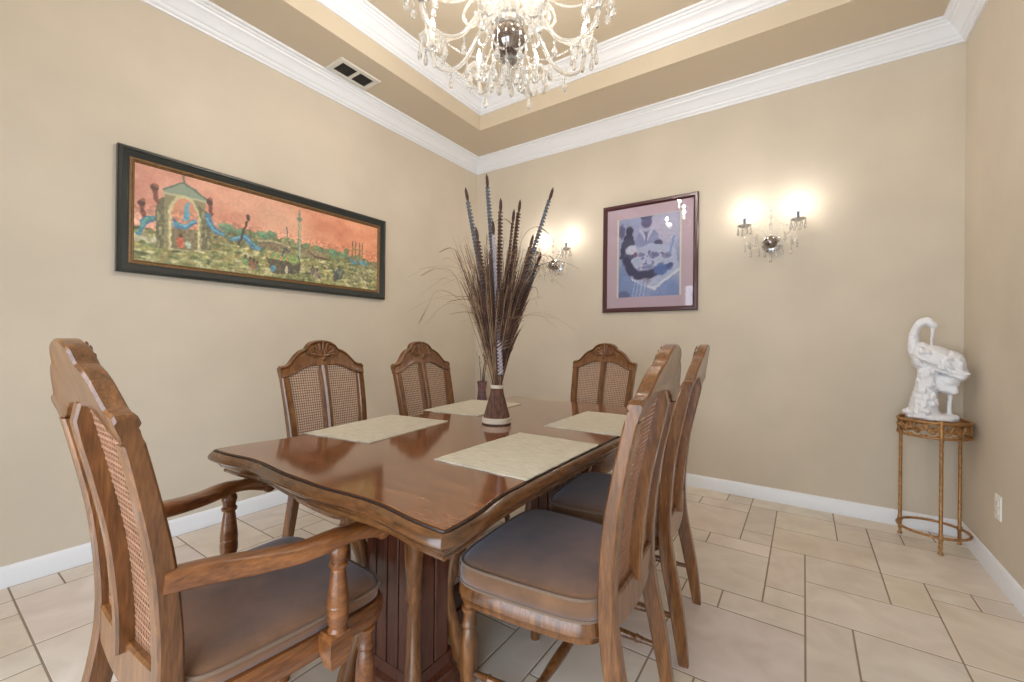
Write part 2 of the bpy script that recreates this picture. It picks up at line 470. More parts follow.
    if arms:
        cu = MB().rings([ring(-.016, .420), ring(-.012, .424), ring(-.010, .440), ring(-.014, .456), ring(-.026, .466), ring(-.026, .474, .85), ring(-.026, .479, .5), ring(-.026, .480, .1)])
    else:
        cu = MB().rings([ring(-.012, .419), ring(-.004, .424), ring(0, .445), ring(-.003, .470), ring(-.012, .480), ring(-.026, .485), ring(-.026, .492, .85), ring(-.026, .497, .5), ring(-.026, .498, .1)])
    seat = cu.build('seat', M['fabric'], r, 60)
    MB().tube([(x, y, .476 if not arms else .452) for x, y in outline(-.004 if not arms else -.008, 72)], .0045, 6, closed=True).build('piping', M['piping'], seat, 60)
    if not arms:
        MB().tube([(x, y, .4225) for x, y in outline(-.003, 72)], .004, 6, closed=True).build('piping', M['piping'], seat, 60)
    # --- legs
    for e in (-1, 1):
        R = []
        for z in np.linspace(0, .41, 18):
            x = px_(z); y = e*lat(z, k); w = .0165 + .003*z/.41; d = .0165 + .0085*math.sin(min(1, z/.41)*PI*.75)
            c = .004
            R.append([(x-d, y-w+c, z), (x-d, y+w-c, z), (x-d+c, y+w, z), (x+d-c, y+w, z), (x+d, y+w-c, z), (x+d, y-w+c, z), (x+d-c, y-w, z), (x-d+c, y-w, z)])
        MB().rings(R).build('leg', M['wood'], r, 40)
    turn = [(.012, 0), (.016, .004), (.017, .022), (.014, .045), (.0125, .075), (.016, .09), (.019, .096), (.016, .103), (.014, .11), (.018, .122), (.0235, .16), (.0255, .20), (.0245, .245), (.019, .272),
            (.0155, .280), (.0215, .284), (.0225, .290), (.0195, .295), (.0185, .315), (.0185, .328), (.0235, .331), (.0235, .339), (.018, .344), (.020, .375)]
    for e in (-1, 1):
        g = MB().lathe(turn, 18, Matrix.Translation((LX, e*.206*k, 0)))
        g.box(LX-.019, e*.206*k-.019, .366, LX+.019, e*.206*k+.019, .40)
        g.build('leg', M['armwood'] if arms else M['wood'], r, 40)
    # --- turned H stretcher
    st = [(.008, 0), (.009, .04), (.012, .06), (.014, .065), (.011, .07), (.012, .09), (.0155, .16), (.0165, .21), (.0155, .26), (.012, .33), (.011, .35), (.014, .355), (.012, .36), (.009, .38), (.008, .42)]
    def stretch(a, b, nm='stretcher'):
        a = Vector(a); b = Vector(b); L = (b-a).length
        q = (b-a).to_track_quat('Z', 'Y').to_matrix().to_4x4()
        return MB().lathe([(rr, zz*L/.42) for rr, zz in st], 12, Matrix.Translation(a) @ q).build(nm, M['wood'], r, 40)
    for e in (-1, 1): stretch((px_(.15)+.01, e*lat(.15, k), .15), (LX, e*.206*k, .15))
    stretch((-.02, -.205*k, .15), (-.02, .205*k, .15))
    # --- arms
    if arms:
        for e in (-1, 1):
            P = spline([(-.245, .210, .668), (-.17, .226, .662), (-.09, .248, .652), (-.01, .272, .648), (.06, .287, .655), (.12, .290, .652), (.16, .288, .646), (.182, .287, .640)], 6)
            W = np.interp(np.linspace(0, 1, len(P)), [0, .25, .5, .62, .85, 1], [.021, .026, .030, .024, .029, .027])
            H = np.interp(np.linspace(0, 1, len(P)), [0, .2, .45, .60, .66, .88, 1], [.022, .022, .018, .018, .016, .024, .022])
            R = []
            for i, p in enumerate(P):
                t = (P[min(i+1, len(P)-1)] - P[max(i-1, 0)]).normalized()
                sd = Vector((-t.y, t.x, 0)).normalized(); up = t.cross(sd).normalized()
                if up.z < 0: up = -up
                w, h = float(W[i]), float(H[i]); pr = []
                for a in range(16):
                    q = 2*PI*a/16 + PI/16; ca, sa = math.cos(q), math.sin(q)
                    pr.append((abs(ca)**.55*(1 if ca > 0 else -1)*w, abs(sa)**.6*(1 if sa > 0 else -1)*h))
                R.append([tuple(Vector((p.x, e*p.y, p.z)) + Vector((sd.x, e*sd.y, sd.z))*a + Vector((up.x, e*up.y, up.z))*c2) for a, c2 in pr])
            am = MB().rings(R)
            am.lathe([(.006, -.029), (.018, -.027), (.0205, -.022), (.0205, .022), (.018, .027), (.006, .029)], 18, Matrix.Translation((.180, e*.287, .634)) @ Matrix.Rotation(PI/2, 4, 'X'))
            am.build('arm', M['armwood'], r, 50)
            post = [(.011, .425), (.020, .430), (.0225, .438), (.019, .446), (.021, .452), (.024, .462), (.0245, .480), (.023, .492), (.0245, .495), (.023, .499), (.0245, .503), (.022, .53), (.0175, .568), (.0155, .582), (.021, .588), (.0215, .594), (.017, .600), (.0185, .612), (.0215, .620), (.0205, .630), (.016, .637), (.016, .652)]
            po = MB().lathe(post, 20, Matrix.Translation((.068, e*.285, 0)))
            R = [[(.068+dx*sx, e*.276+dy*sy, z) for dx, dy in ((-1, -1), (1, -1), (1, 1), (-1, 1))] for z, sx, sy in ((.345, .010, .008), (.352, .020, .018), (.385, .027, .024), (.425, .028, .026), (.432, .022, .022))]
            po.rings(R)
            po.build('arm_post', M['armwood'], r, 40)
    return r

GROUP = 'side chairs around the dining table'
def put(o, x, y, heading, label, cat='chair', group=GROUP):
    """(x, y) = middle of the back on the plan, heading = direction the seat faces"""
    bx = -.29
    o.rotation_euler = (0, 0, heading)
    o.location = (x - bx*math.cos(heading), y - bx*math.sin(heading), 0)
    tag(o, label, cat, group)
side = chair()
put(side, -.347, 1.202, PI+math.radians(3), 'cane-back wooden side chair nearest the camera on the right long side, taupe seat visible')
o = copy_tree(side); put(o, -.368, 1.778, PI+math.radians(5), 'cane-back wooden side chair seen edge-on just behind the nearest right-hand chair')
o = copy_tree(side); put(o, -2.082, 1.296, math.radians(1), 'cane-back wooden side chair below the panorama painting, nearer the armchair')
o = copy_tree(side); put(o, -1.888, 1.818, math.radians(3), 'cane-back wooden side chair near the room corner, left of the dried grass sheaf')
o = copy_tree(side); put(o, -1.150, 2.790, -PI/2-math.radians(4), 'cane-back wooden chair at the far head of the table, below the burgundy framed print')
arm = chair(True, 1.01, 'dining_armchair')
put(arm, -1.188, .243, PI/2 + math.radians(0.2), 'wooden cane-back armchair with scrolled arms at the near head of the table', 'armchair', None)

# ------------------------------------------------------------------ dining table
TCX, TCY, TZ = -1.065, 1.465, .762
LONG = smooth_tab([(0, 0), (.04, -.002), (.07, -.008), (.10, -.020), (.13, -.027), (.17, -.030), (.30, -.033), (.5, -.033)], 60)
SHORT = smooth_tab([(0, 0), (.06, -.001), (.10, -.004), (.15, -.012), (.20, -.018), (.26, -.019), (.34, -.013), (.42, -.006), (.5, -.005)], 60)
def wave(s, L):
    t = min(s/L, 1-s/L)
    if L > 1.5: return interp(t, LONG)
    return interp(t, SHORT)
def table_outline():
    a, b = .510, .872; pts = []
    N = 60
    for (x0, y0, x1, y1, nx, ny, L) in ((-a, -b, a, -b, 0, -1, 2*a), (a, -b, a, b, 1, 0, 2*b), (a, b, -a, b, 0, 1, 2*a), (-a, b, -a, -b, -1, 0, 2*b)):
        for i in range(N):
            t = i/N
            w = wave(t*L, L)
            pts.append((x0+(x1-x0)*t + nx*w, y0+(y1-y0)*t + ny*w))
    # soften the corners
    out = []
    for i, p in enumerate(pts):
        if i % N == 0:
            pa, pb = pts[i-1], pts[(i+1) % len(pts)]
            for f in (.35, .65): out.append((pa[0]*(1-f)+pb[0]*f*.5+p[0]*f*.5 if f < .5 else pb[0]*f+pa[0]*(1-f)*.5+p[0]*(1-f)*.5, pa[1]*(1-f)+pb[1]*f*.5+p[1]*f*.5 if f < .5 else pb[1]*f+pa[1]*(1-f)*.5+p[1]*(1-f)*.5))
            out[-2] = ((pa[0]*.35+p[0]*.65), (pa[1]*.35+p[1]*.65)); out[-1] = ((pb[0]*.35+p[0]*.65), (pb[1]*.35+p[1]*.65))
        else: out.append(p)
    return out
OUT = table_outline()
def off(pts, d):
    n = len(pts); r = []
    for i in range(n):
        a, b = Vector(pts[i-1]), Vector(pts[(i+1) % n]); t = (b-a).normalized(); nn = Vector((t.y, -t.x))
        r.append((pts[i][0]+nn.x*d, pts[i][1]+nn.y*d))
    return r
table = empty('dining_table', (TCX, TCY, 0))
tag(table, 'long polished brown wooden dining table with wavy moulded edge on pedestal supports', 'table')
def tring(d, z):
    if d < -.008: return [(x*(1+(d+.008)/.51), y*(1+(d+.008)/.872), z) for x, y in off(OUT, -.008)]
    return [(x, y, z) for x, y in off(OUT, d)]
MB().rings([tring(-.004, .745), tring(-.004, TZ-.001), tring(-.005, TZ)]).build('tabletop', M['top'], table, 30)
e = MB().rings([tring(-.0035, .752), tring(.001, .757), tring(.005, .757), tring(.013, .750), tring(.018, .742), tring(.018, .734), tring(.012, .728), tring(-.004, .724), tring(-.010, .720), tring(-.011, .712), tring(-.016, .704), tring(-.024, .699),
                tring(-.021, .694), tring(-.023, .688), tring(-.045, .688)], caps=False)
e.build('moulded_edge', M['edge'], table, 35)
MB().tube([(x, y, .7588) for x, y in off(OUT, .0005)], .0026, 6, closed=True).build('edge_shade_line', M['edgeshade'], table, 60)  # dark tube: stained line with the edge recess's shade put into its colour
MB().box(-.36, -.70, .655, .36, .70, .746).build('apron', M['ped'], table, 30)
def pedestal(y0, y1):
    x0, x1 = -.114, .114
    p = MB().box(x0, y0, .08, x1, y1, .66)
    n = 4
    for fy, sgn in ((y0, -1), (y1, 1)):                      # upright boards with open joints on both broad faces
        for i in range(n):
            w = (x1-x0-.02)/n; xa = x0+.01+i*w
            p.box(xa+.003, min(fy, fy+sgn*.012), .12, xa+w-.003, max(fy, fy+sgn*.012), .655, .002)
    for fx, sgn in ((x0, -1), (x1, 1)):
        for i in range(2):
            w = (y1-y0-.02)/2; ya = y0+.01+i*w
            p.box(min(fx, fx+sgn*.010), ya+.003, .12, max(fx, fx+sgn*.010), ya+w-.003, .655, .002)
    po = p.build('pedestal', M['ped'], table, 30)
    pl = MB()
    pl.rings([[(x, y, z) for x, y in ((x0-d, y0-d), (x1+d, y0-d), (x1+d, y1+d), (x0-d, y1+d))] for d, z in ((.040, 0), (.040, .05), (.030, .062), (.030, .075), (.016, .088), (.012, .12), (.002, .122))])
    pl.build('plinth', M['ped'], po, 20)
    for sx in (-1, 1):
        for sy in (-1, 1):
            R = []
            for z in np.linspace(0.0, .66, 34):
                d = interp(z, [(0, .052), (.03, .050), (.08, .040), (.16, .022), (.24, .004), (.31, -.004), (.355, .004), (.37, .012), (.385, .006), (.42, .014), (.48, .030), (.54, .036), (.60, .028), (.66, .004)])
                w = interp(z, [(0, .030), (.03, .030), (.08, .025), (.2, .020), (.34, .018), (.37, .025), (.39, .020), (.5, .025), (.6, .027), (.66, .028)])
                cx = (x1 if sx > 0 else x0) + sx*(d*.8-.003); cy = (y1 if sy > 0 else y0) + sy*(d*.8+.002)
                R.append([(cx+w*math.cos(2*PI*a/12)*(1.1 if a % 3 else .92), cy+w*math.sin(2*PI*a/12)*(1.1 if a % 3 else .92), z) for a in range(12)])
            MB().rings(R).build('corner_scroll', M['wood'], po, 50)
pedestal(-.575, -.43); pedestal(.43, .575)
MB().box(-.06, -.43, .10, .06, .43, .17, .008).build('stretcher', M['ped'], table, 30)

def placemat(x, y, rz, label):
    hx, hy, t = .165, .235, .003
    m = MB(); nx, ny = 14, 20; top = []; vs = []; fs = []
    for j in range(ny+1):
        for i in range(nx+1):
            X = -hx+2*hx*i/nx; Y = -hy+2*hy*j/ny
            X += .0012*math.sin(j*2.1)*(i in (0, nx)); Y += .0012*math.sin(i*1.7)*(j in (0, ny))
            vs.append((X, Y, t + .0005*math.sin(3*X*9+Y*11)))
    for j in range(ny):
        for i in range(nx):
            a = j*(nx+1)+i; fs.append((a, a+1, a+nx+2, a+nx+1))
    edge = [i for i in range(nx+1)] + [j*(nx+1)+nx for j in range(1, ny+1)] + [ny*(nx+1)+i for i in range(nx-1, -1, -1)] + [j*(nx+1) for j in range(ny-1, 0, -1)]
    o = len(vs); vs += [(vs[i][0], vs[i][1], 0) for i in edge]; n = len(edge)
    for i in range(n): fs.append((edge[i], o+i, o+(i+1) % n, edge[(i+1) % n]))
    fs.append(tuple(o+n-1-i for i in range(n)))
    m.add(vs, fs)
    ob = m.build('placemat', M['mat'], None, 30, (x, y, TZ+.0004)); ob.rotation_euler = (0, 0, rz)
    tag(ob, label, 'placemat', 'woven placemats on the dining table')
placemat(-1.435, 1.150, math.radians(8), 'cream woven placemat in front of the chair under the panorama painting')
placemat(-1.475, 1.800, math.radians(7), 'cream woven placemat partly hidden behind the dried grass sheaf')
placemat(-.752, 1.163, math.radians(0), 'cream woven placemat on the near right side, fully visible')
placemat(-.752, 1.815, math.radians(2), 'cream woven placemat on the far right side, cut off by the near chair back')

# ------------------------------------------------------------------ sheaf of dried grass on the table
sheaf = empty('dried_grass_sheaf', (-1.11, 1.505, TZ))
tag(sheaf, 'tall brown sheaf of dried grass and spiral stalks standing on the table', 'dried arrangement')
bp_ = []
for z in np.linspace(.004, .165, 14):
    r0 = interp(z, [(0, .061), (.02, .058), (.08, .042), (.13, .028), (.165, .023)])
    bp_.append([((r0+.0022*(j % 2))*math.cos(2*PI*j/56), (r0+.0022*(j % 2))*math.sin(2*PI*j/56), z) for j in range(56)])
MB().rings(bp_).build('base', M['reed'], sheaf, 0)
def band(r0, z, n, h):
    b = MB()
    for i in range(n):
        b.tube([((r0)*math.cos(2*PI*j/32), r0*math.sin(2*PI*j/32), z+i*h) for j in range(32)], h*.62, 6, closed=True)
    return b
band(.0605, .010, 3, .0075).build('rope_binding', M['rope'], sheaf, 60)
band(.0255, .158, 2, .007).build('rope_binding', M['rope'], sheaf, 60)
MB().lathe([(.062, 0), (.0635, .002), (.0625, .006), (.05, .007)], 32).build('foot', M['tip'], sheaf, 40)
def blades(n, r_top, zlo, zhi, rad, droop, seed):
    rr = random.Random(seed); b = MB()
    for i in range(n):
        a = rr.uniform(0, 2*PI); q = rr.uniform(.02, 1)**.42
        zt = rr.uniform(zlo, zhi); R = r_top*q*(zt/.7)
        p0 = (.018*q*math.cos(a), .018*q*math.sin(a), .165)
        a2 = a + rr.uniform(-.25, .25)
        p1 = (R*.42*math.cos(a), R*.42*math.sin(a), .165+(zt-.165)*.42)
        p2 = (R*.80*math.cos(a2), R*.80*math.sin(a2), .165+(zt-.165)*.8)
        dr = rr.random() < droop
        if dr:
            L = rr.uniform(.05, .16)
            p3 = ((R+L*.7)*math.cos(a2), (R+L*.7)*math.sin(a2), zt*.93)
            p4 = ((R+L*1.5)*math.cos(a2+.2), (R+L*1.5)*math.sin(a2+.2), zt*.93-L*rr.uniform(.0, .7))
            P = spline([p0, p1, p2, p3, p4], 5)
        else:
            p3 = (R*1.08*math.cos(a2+.05), R*1.08*math.sin(a2+.05), zt)
            P = spline([p0, p1, p2, p3], 4)
        b.tube(P, list(np.linspace(rad, rad*.3, len(P))), 4)
    return b
tag(blades(420, .178, .42, .80, .0025, .06, 3).build('grass', M['grass'], sheaf, 0), kind='stuff')
tag(blades(170, .200, .50, .80, .0014, .20, 4).build('grass', M['straw'], sheaf, 0), 'pale straw blades', kind='stuff')
tag(blades(280, .165, .30, .64, .0038, .0, 8).build('grass', M['grass'], sheaf, 0), 'dense dark inner stems', kind='stuff')
# wisps that bow out to the left
w = MB()
vd = Vector((-1.11, 1.505, 0)).normalized(); rgt = Vector((vd.y, -vd.x, 0)); fwd = vd
def sp(u, z, d=0.0): return tuple(rgt*u + fwd*d + Vector((0, 0, z)))
for pts in ([(-.02, .16), (-.14, .52), (-.20, .66), (-.27, .67), (-.34, .64)], [(-.02, .16), (-.12, .46), (-.18, .55), (-.26, .575), (-.31, .50), (-.34, .43)],
            [(-.01, .16), (-.10, .58), (-.15, .70), (-.20, .76), (-.26, .74)], [(.01, .16), (.10, .60), (.16, .72), (.22, .74), (.27, .69)], [(.01, .16), (.07, .62), (.10, .80), (.16, .86), (.22, .83)],
            [(-.01, .16), (-.06, .64), (-.04, .84), (.02, .90), (.07, .86)]):
    P = spline([sp(u, z, random.uniform(-.03, .03)) for u, z in pts], 6)
    w.tube(P, list(np.linspace(.0016, .0009, len(P))), 4)
    Q = P[-7:]; w.tube(Q, [.0012, .002, .0026, .0028, .0026, .002, .0008], 5)
tag(w.build('grass', M['straw'], sheaf, 0), 'long drooping wisps', kind='stuff')
def spiral(u0, z0, u1, z1, d0, d1, mat, width, pitch=.030):
    b = MB(); A = Vector(sp(u0, z0, d0)); B = Vector(sp(u1, z1, d1)); L = (B-A).length; ax = (B-A).normalized()
    s1 = ax.cross(fwd).normalized(); s2 = ax.cross(s1).normalized()
    n = int(L/pitch*10); vs = []; fs = []
    for i in range(n+1):
        t = i/n; c = A + (B-A)*t; th = 2*PI*t*L/pitch; ww = width*1.2*(1-.35*t)
        dvec = s1*math.cos(th) + s2*math.sin(th)
        for rr in (-1, 1): vs.append(tuple(c + dvec*ww*rr))
        for rr in (-1, 1): vs.append(tuple(c + dvec*ww*rr + ax*.004))
    for i in range(n):
        a = i*4; q = a+4
        fs += [(a, a+1, q+1, q), (a+2, q+2, q+3, a+3), (a, q, q+2, a+2), (a+1, a+3, q+3, q+1)]
    b.add(vs, fs)
    b.tube([tuple(A), tuple(B)], .0022, 5)
    o = b.build('spiral_stalk', mat, sheaf, 0)
    P = [B, B+ax*.02, B+ax*.045, B+ax*.06]
    MB().tube([tuple(p) for p in P], [.004, .0075, .006, .001], 7).build('stalk_tip', M['tip'], o, 60)
K = 1/229.0
def pxs(x, y): return (x-496)*K, (424-y)*K
for (xb, yb, xt, yt, mat, wd, d0, d1) in ((490, 330, 466, 207, 'bluestalk', .013, -.03, -.07), (497, 330, 484.5, 189, 'bluestalk', .013, .0, -.02), (497, 330, 497.5, 216, 'brownstalk', .013, -.04, -.06),
                                          (500, 330, 510, 222, 'brownstalk', .009, 0, .0), (503, 340, 516.5, 208, 'brownstalk', .014, .02, .05), (506, 335, 545.5, 202, 'bluestalk', .012, -.03, -.04),
                                          (499.5, 374, 491, 240, 'palestalk', .010, -.055, -.095), (507, 345, 527, 250, 'brownstalk', .013, -.03, -.05), (492, 345, 476, 245, 'brownstalk', .014, -.04, -.07),
                                          (495, 345, 488, 262, 'bluestalk', .014, .03, .06), (503, 350, 512, 262, 'brownstalk', .014, -.05, -.08), (509, 340, 536, 262, 'bluestalk', .012, .02, .05)):
    u0, z0 = pxs(xb, yb); u1, z1 = pxs(xt, yt)
    spiral(u0, z0, u1, z1, d0, d1, M[mat], wd)

# ------------------------------------------------------------------ floor vase with twigs in the far corner
fv = empty('floor_vase', (-2.665, 3.36, 0))
tag(fv, 'slim plum-brown floor vase holding bare twigs in the far corner', 'vase')
MB().lathe([(.050, 0), (.062, .004), (.070, .06), (.078, .18), (.074, .32), (.060, .46), (.046, .57), (.040, .63), (.046, .69), (.052, .72), (.046, .722), (.036, .66), (.02, .6)], 28).build('vessel', M['vase'], fv, 50)
tw = random.Random(2)
for i in range(7):
    a = tw.uniform(0, 2*PI); rr = tw.uniform(.03, .085); h = tw.uniform(.92, 1.10)
    P = spline([(.015*math.cos(a), .015*math.sin(a), .60), (rr*.5*math.cos(a), rr*.5*math.sin(a), .80), (rr*.8*math.cos(a+.3), rr*.8*math.sin(a+.3), .93), (rr*math.cos(a-.2), rr*math.sin(a-.2), h)], 5)
    t = MB().tube(P, list(np.linspace(.0045, .0015, len(P))), 5)
    for k in (8, 11):
        q = P[k]; t.tube([tuple(q), tuple(q+Vector((tw.uniform(-.03, .03), tw.uniform(-.03, .03), .04))), tuple(q+Vector((tw.uniform(-.04, .04), tw.uniform(-.04, .04), .09)))], [.0025, .002, .001], 4)
    t.build('twig', M['twig'], fv, 60)

# ------------------------------------------------------------------ painted surfaces
def canvas(name, x0, z0, w, h, nx, ny, paint, mat, parent, place):
    """grid of w x h; colours of every grid point come from paint(U, V); place(u, v) gives the 3-D point"""
    U, V = np.meshgrid(np.linspace(0, 1, nx), np.linspace(0, 1, ny))
    C = np.clip(paint(U, V), 0, 1)
    Cl = np.where(C <= .04045, C/12.92, ((C+.055)/1.055)**2.4)
    vs = [place(x0+u*w, z0+v*h) for u, v in zip(U.ravel(), V.ravel())]
    idx = np.arange(nx*ny).reshape(ny, nx)
    fs = np.stack([idx[:-1, :-1], idx[:-1, 1:], idx[1:, 1:], idx[1:, :-1]], -1).reshape(-1, 4).tolist()
    me = bpy.data.meshes.new(name); me.from_pydata(vs, [], fs); me.update()
    at = me.color_attributes.new('paint', 'FLOAT_COLOR', 'POINT')
    at.data.foreach_set('color', np.concatenate([Cl.reshape(-1, 3), np.ones((nx*ny, 1))], 1).astype(np.float32).ravel())
    me.materials.append(mat)
    o = bpy.data.objects.new(name, me); COL.objects.link(o); o.parent = parent
    md = o.modifiers.new('board', 'SOLIDIFY'); md.thickness = .004; md.offset = -1
    return o

def vnoise(U, V, fx, fy, seed):
    g = np.random.default_rng(seed).random((int(fy)+3, int(fx)+3))
    x = U*fx; y = V*fy; i = x.astype(int); j = y.astype(int); a = x-i; b = y-j
    a = a*a*(3-2*a); b = b*b*(3-2*b)
    return g[j, i]*(1-a)*(1-b) + g[j, i+1]*a*(1-b) + g[j+1, i]*(1-a)*b + g[j+1, i+1]*a*b

class Painter:
    def __init__(s, U, V, asp): s.U, s.V, s.asp = U, V, asp; s.C = np.zeros(U.shape+(3,))
    def put(s, mask, rgb, al=1.0):
        m = (np.clip(mask, 0, 1)*al)[..., None]; s.C = s.C*(1-m) + np.array(rgb)/255*m
    def ell(s, u, v, ru, rv, rgb, al=1.0, rot=0.0, soft=.35):
        x = (s.U-u)*s.asp; y = s.V-v; c, q = math.cos(rot), math.sin(rot)
        X = (x*c+y*q)/(ru*s.asp); Y = (-x*q+y*c)/rv
        d = np.sqrt(X*X+Y*Y); s.put((1+soft*.5-d)/soft, rgb, al)
    def poly(s, pts, rgb, al=1.0):
        U, V = s.U, s.V; ins = np.zeros(U.shape, bool); n = len(pts)
        for i in range(n):
            (x0, y0), (x1, y1) = pts[i], pts[(i+1) % n]
            if y0 == y1: continue
            c = ((y0 > V) != (y1 > V)) & (U < (x1-x0)*(V-y0)/(y1-y0)+x0); ins ^= c
        s.put(ins.astype(float), rgb, al)
    def line(s, pts, w, rgb, al=1.0):
        for (x0, y0), (x1, y1) in zip(pts[:-1], pts[1:]):
            ax, ay, bx, by = x0*s.asp, y0, x1*s.asp, y1; dx, dy = bx-ax, by-ay; L = dx*dx+dy*dy+1e-9
            X = s.U*s.asp; t = np.clip(((X-ax)*dx+(s.V-ay)*dy)/L, 0, 1)
            d = np.hypot(X-ax-t*dx, s.V-ay-t*dy); s.put((w*1.3-d)/(w*.6), rgb, al)

def paint_panorama(U, V):
    U0, V0 = U, V
    U = np.clip(U + (vnoise(U0, V0, 60, 24, 31)-.5)*.006, 0, 1); V = np.clip(V + (vnoise(U0, V0, 60, 24, 32)-.5)*.018, 0, 1)
    p = Painter(U, V, 3.0); r = random.Random(11)
    n1 = vnoise(U, V, 9, 5, 1)*.6 + vnoise(U, V, 22, 13, 2)*.4
    sky = np.array([220, 146, 118])/255 + (n1[..., None]-.5)*np.array([.16, .22, .20]) + (U[..., None]-.45)*np.array([.08, -.02, -.10])
    g = np.exp(-((U-.47)/.14)**2-((V-.78)/.25)**2)[..., None]; sky = sky*(1-.5*g) + np.array([232, 196, 170])/255*.5*g
    p.C = sky
    # far skyline, then ground
    hz = np.interp(U, [0, .2, .28, .34, .40, .45, .55, .62, .7, .8, .9, 1], [.34, .40, .47, .55, .53, .55, .50, .50, .52, .48, .46, .44]) + (vnoise(U, V*0, 60, 1, 5)-.5)*.05
    far = (V < hz)
    p.put(far.astype(float), (126, 122, 82), .95)
    p.put(((V < hz) & (vnoise(U, V, 70, 26, 9) > .55)).astype(float), (84, 92, 66), .8)
    for i in range(46):
        u = r.uniform(.26, .9); v = r.uniform(.40, .53)
        p.ell(u, v, r.uniform(.006, .02), r.uniform(.015, .045), r.choice([(76, 116, 84), (104, 138, 92), (122, 110, 70), (92, 126, 108), (150, 146, 104)]), .8, r.uniform(-.4, .4))
    for u, v, rr in ((.285, .52, .03), (.335, .50, .018), (.42, .52, .026), (.455, .55, .02), (.74, .47, .03), (.80, .47, .02)):
        p.ell(u, v, rr, rr*1.7, (88, 136, 106), .85); p.ell(u-.006, v+.02, rr*.5, rr*.9, (120, 164, 120), .8)
    # meadow
    gz = np.interp(U, [0, .2, .4, .6, .8, 1], [.32, .28, .34, .36, .36, .34]) + (vnoise(U, V*0, 40, 1, 8)-.5)*.05
    p.put((V < gz).astype(float), (140, 140, 92))
    for i in range(900):
        u = r.random(); v = r.uniform(0, .40)
        if v > np.interp(u, [0, .2, .4, .6, .8, 1], [.34, .30, .36, .38, .38, .36]): continue
        p_ = r.choice([(196, 194, 140), (170, 170, 120), (84, 98, 58), (112, 126, 74), (220, 214, 168), (62, 70, 50), (150, 132, 84), (132, 148, 104)])
        ru, rv = r.uniform(.005, .020), r.uniform(.008, .026)
        a0, a1 = max(0, int((u-.04)*U.shape[1])), min(U.shape[1], int((u+.04)*U.shape[1])+1); b0, b1 = max(0, int((v-.08)*U.shape[0])), int((v+.08)*U.shape[0])+1
        x = (U[b0:b1, a0:a1]-u)/ru; y = (V[b0:b1, a0:a1]-v)/rv; m = np.clip(1.4-np.sqrt(x*x+y*y), 0, 1)[..., None]*.75
        p.C[b0:b1, a0:a1] = p.C[b0:b1, a0:a1]*(1-m)+np.array(p_)/255*m
    # low walls and roofs in the middle distance
    p.poly([(.40, .36), (.40, .44), (.47, .47), (.53, .43), (.53, .34)], (116, 104, 82)); p.line([(.40, .44), (.47, .47), (.53, .43)], .012, (168, 160, 126))
    p.poly([(.585, .33), (.585, .45), (.70, .45), (.70, .36)], (136, 124, 96)); p.line([(.62, .42), (.65, .36), (.72, .36)], .012, (92, 70, 56))
    p.line([(.52, .56), (.52, .68)], .008, (74, 92, 96))
    # column monument
    p.poly([(.566, .30), (.571, .80), (.579, .80), (.586, .30)], (126, 148, 122)); p.line([(.578, .30), (.576, .80)], .006, (186, 190, 150))
    p.ell(.575, .82, .012, .03, (110, 132, 112)); p.line([(.575, .80), (.574, .95)], .008, (100, 112, 100)); p.ell(.574, .90, .006, .03, (120, 136, 116))
    # towers at the right
    for u in (.848, .866, .888, .905):
        p.line([(u, .42), (u, .66)], .011, (138, 106, 70)); p.line([(u, .64), (u, .70)], .007, (84, 66, 56))
    p.line([(.845, .58), (.905, .58)], .012, (152, 124, 84))
    for i in range(14): p.ell(.84+.10*r.random(), .37+.06*r.random(), .011, .020, (70, 134, 160), .85)
    for i in range(30):
        u = r.uniform(.80, .98); v = r.uniform(.08, .34); p.line([(u, v), (u+r.uniform(-.03, .03), v+r.uniform(.03, .10))], .005, r.choice([(84, 76, 70), (170, 166, 140), (112, 116, 112)]), .8)
    # arch at the left
    st, dk, lt = (132, 128, 96), (98, 98, 76), (198, 190, 144)
    p.poly([(.062, .16), (.062, .66), (.086, .70), (.086, .16)], dk)
    p.poly([(.086, .17), (.086, .80), (.146, .86), (.211, .80), (.211, .20)], st)
    p.poly([(.190, .22), (.190, .70), (.232, .62), (.232, .22)], dk)
    p.poly([(.084, .79), (.142, .93), (.214, .79), (.214, .75), (.084, .75)], (128, 146, 128)); p.line([(.086, .79), (.142, .915), (.212, .79)], .010, (86, 104, 96)); p.line([(.084, .755), (.214, .755)], .012, (178, 178, 142))
    op = [(.106, .18), (.106, .56), (.114, .66), (.128, .72), (.147, .745), (.166, .72), (.180, .64), (.187, .56), (.187, .20)]
    p.line([(a, b) for a, b in op], .026, lt); p.poly(op, (206, 140, 112)); p.poly([(.106, .18), (.106, .42), (.187, .42), (.187, .20)], (122, 112, 86))
    for a, b in ((.07, .2), (.075, .35), (.07, .5), (.2, .3), (.2, .45), (.215, .4), (.222, .3), (.205, .6)): p.ell(a, b, .004, .05, (166, 160, 122), .7)
    blue, bl2 = (66, 120, 158), (92, 160, 186)
    p.poly([(.108, .52), (.130, .46), (.150, .47), (.184, .56), (.184, .50), (.150, .40), (.12, .40)], blue); p.poly([(.14, .50), (.150, .70), (.160, .72), (.160, .52)], bl2); p.line([(.11, .44), (.15, .45), (.18, .53)], .012, bl2)
    p.poly([(.010, .26), (.020, .42), (.04, .48), (.062, .50), (.060, .44), (.035, .38), (.026, .27)], blue); p.line([(.015, .30), (.03, .42), (.055, .47)], .012, (82, 150, 140))
    p.poly([(.208, .62), (.225, .64), (.245, .50), (.275, .46), (.276, .40), (.24, .42), (.215, .52)], blue); p.line([(.215, .58), (.24, .46), (.27, .43)], .012, bl2)
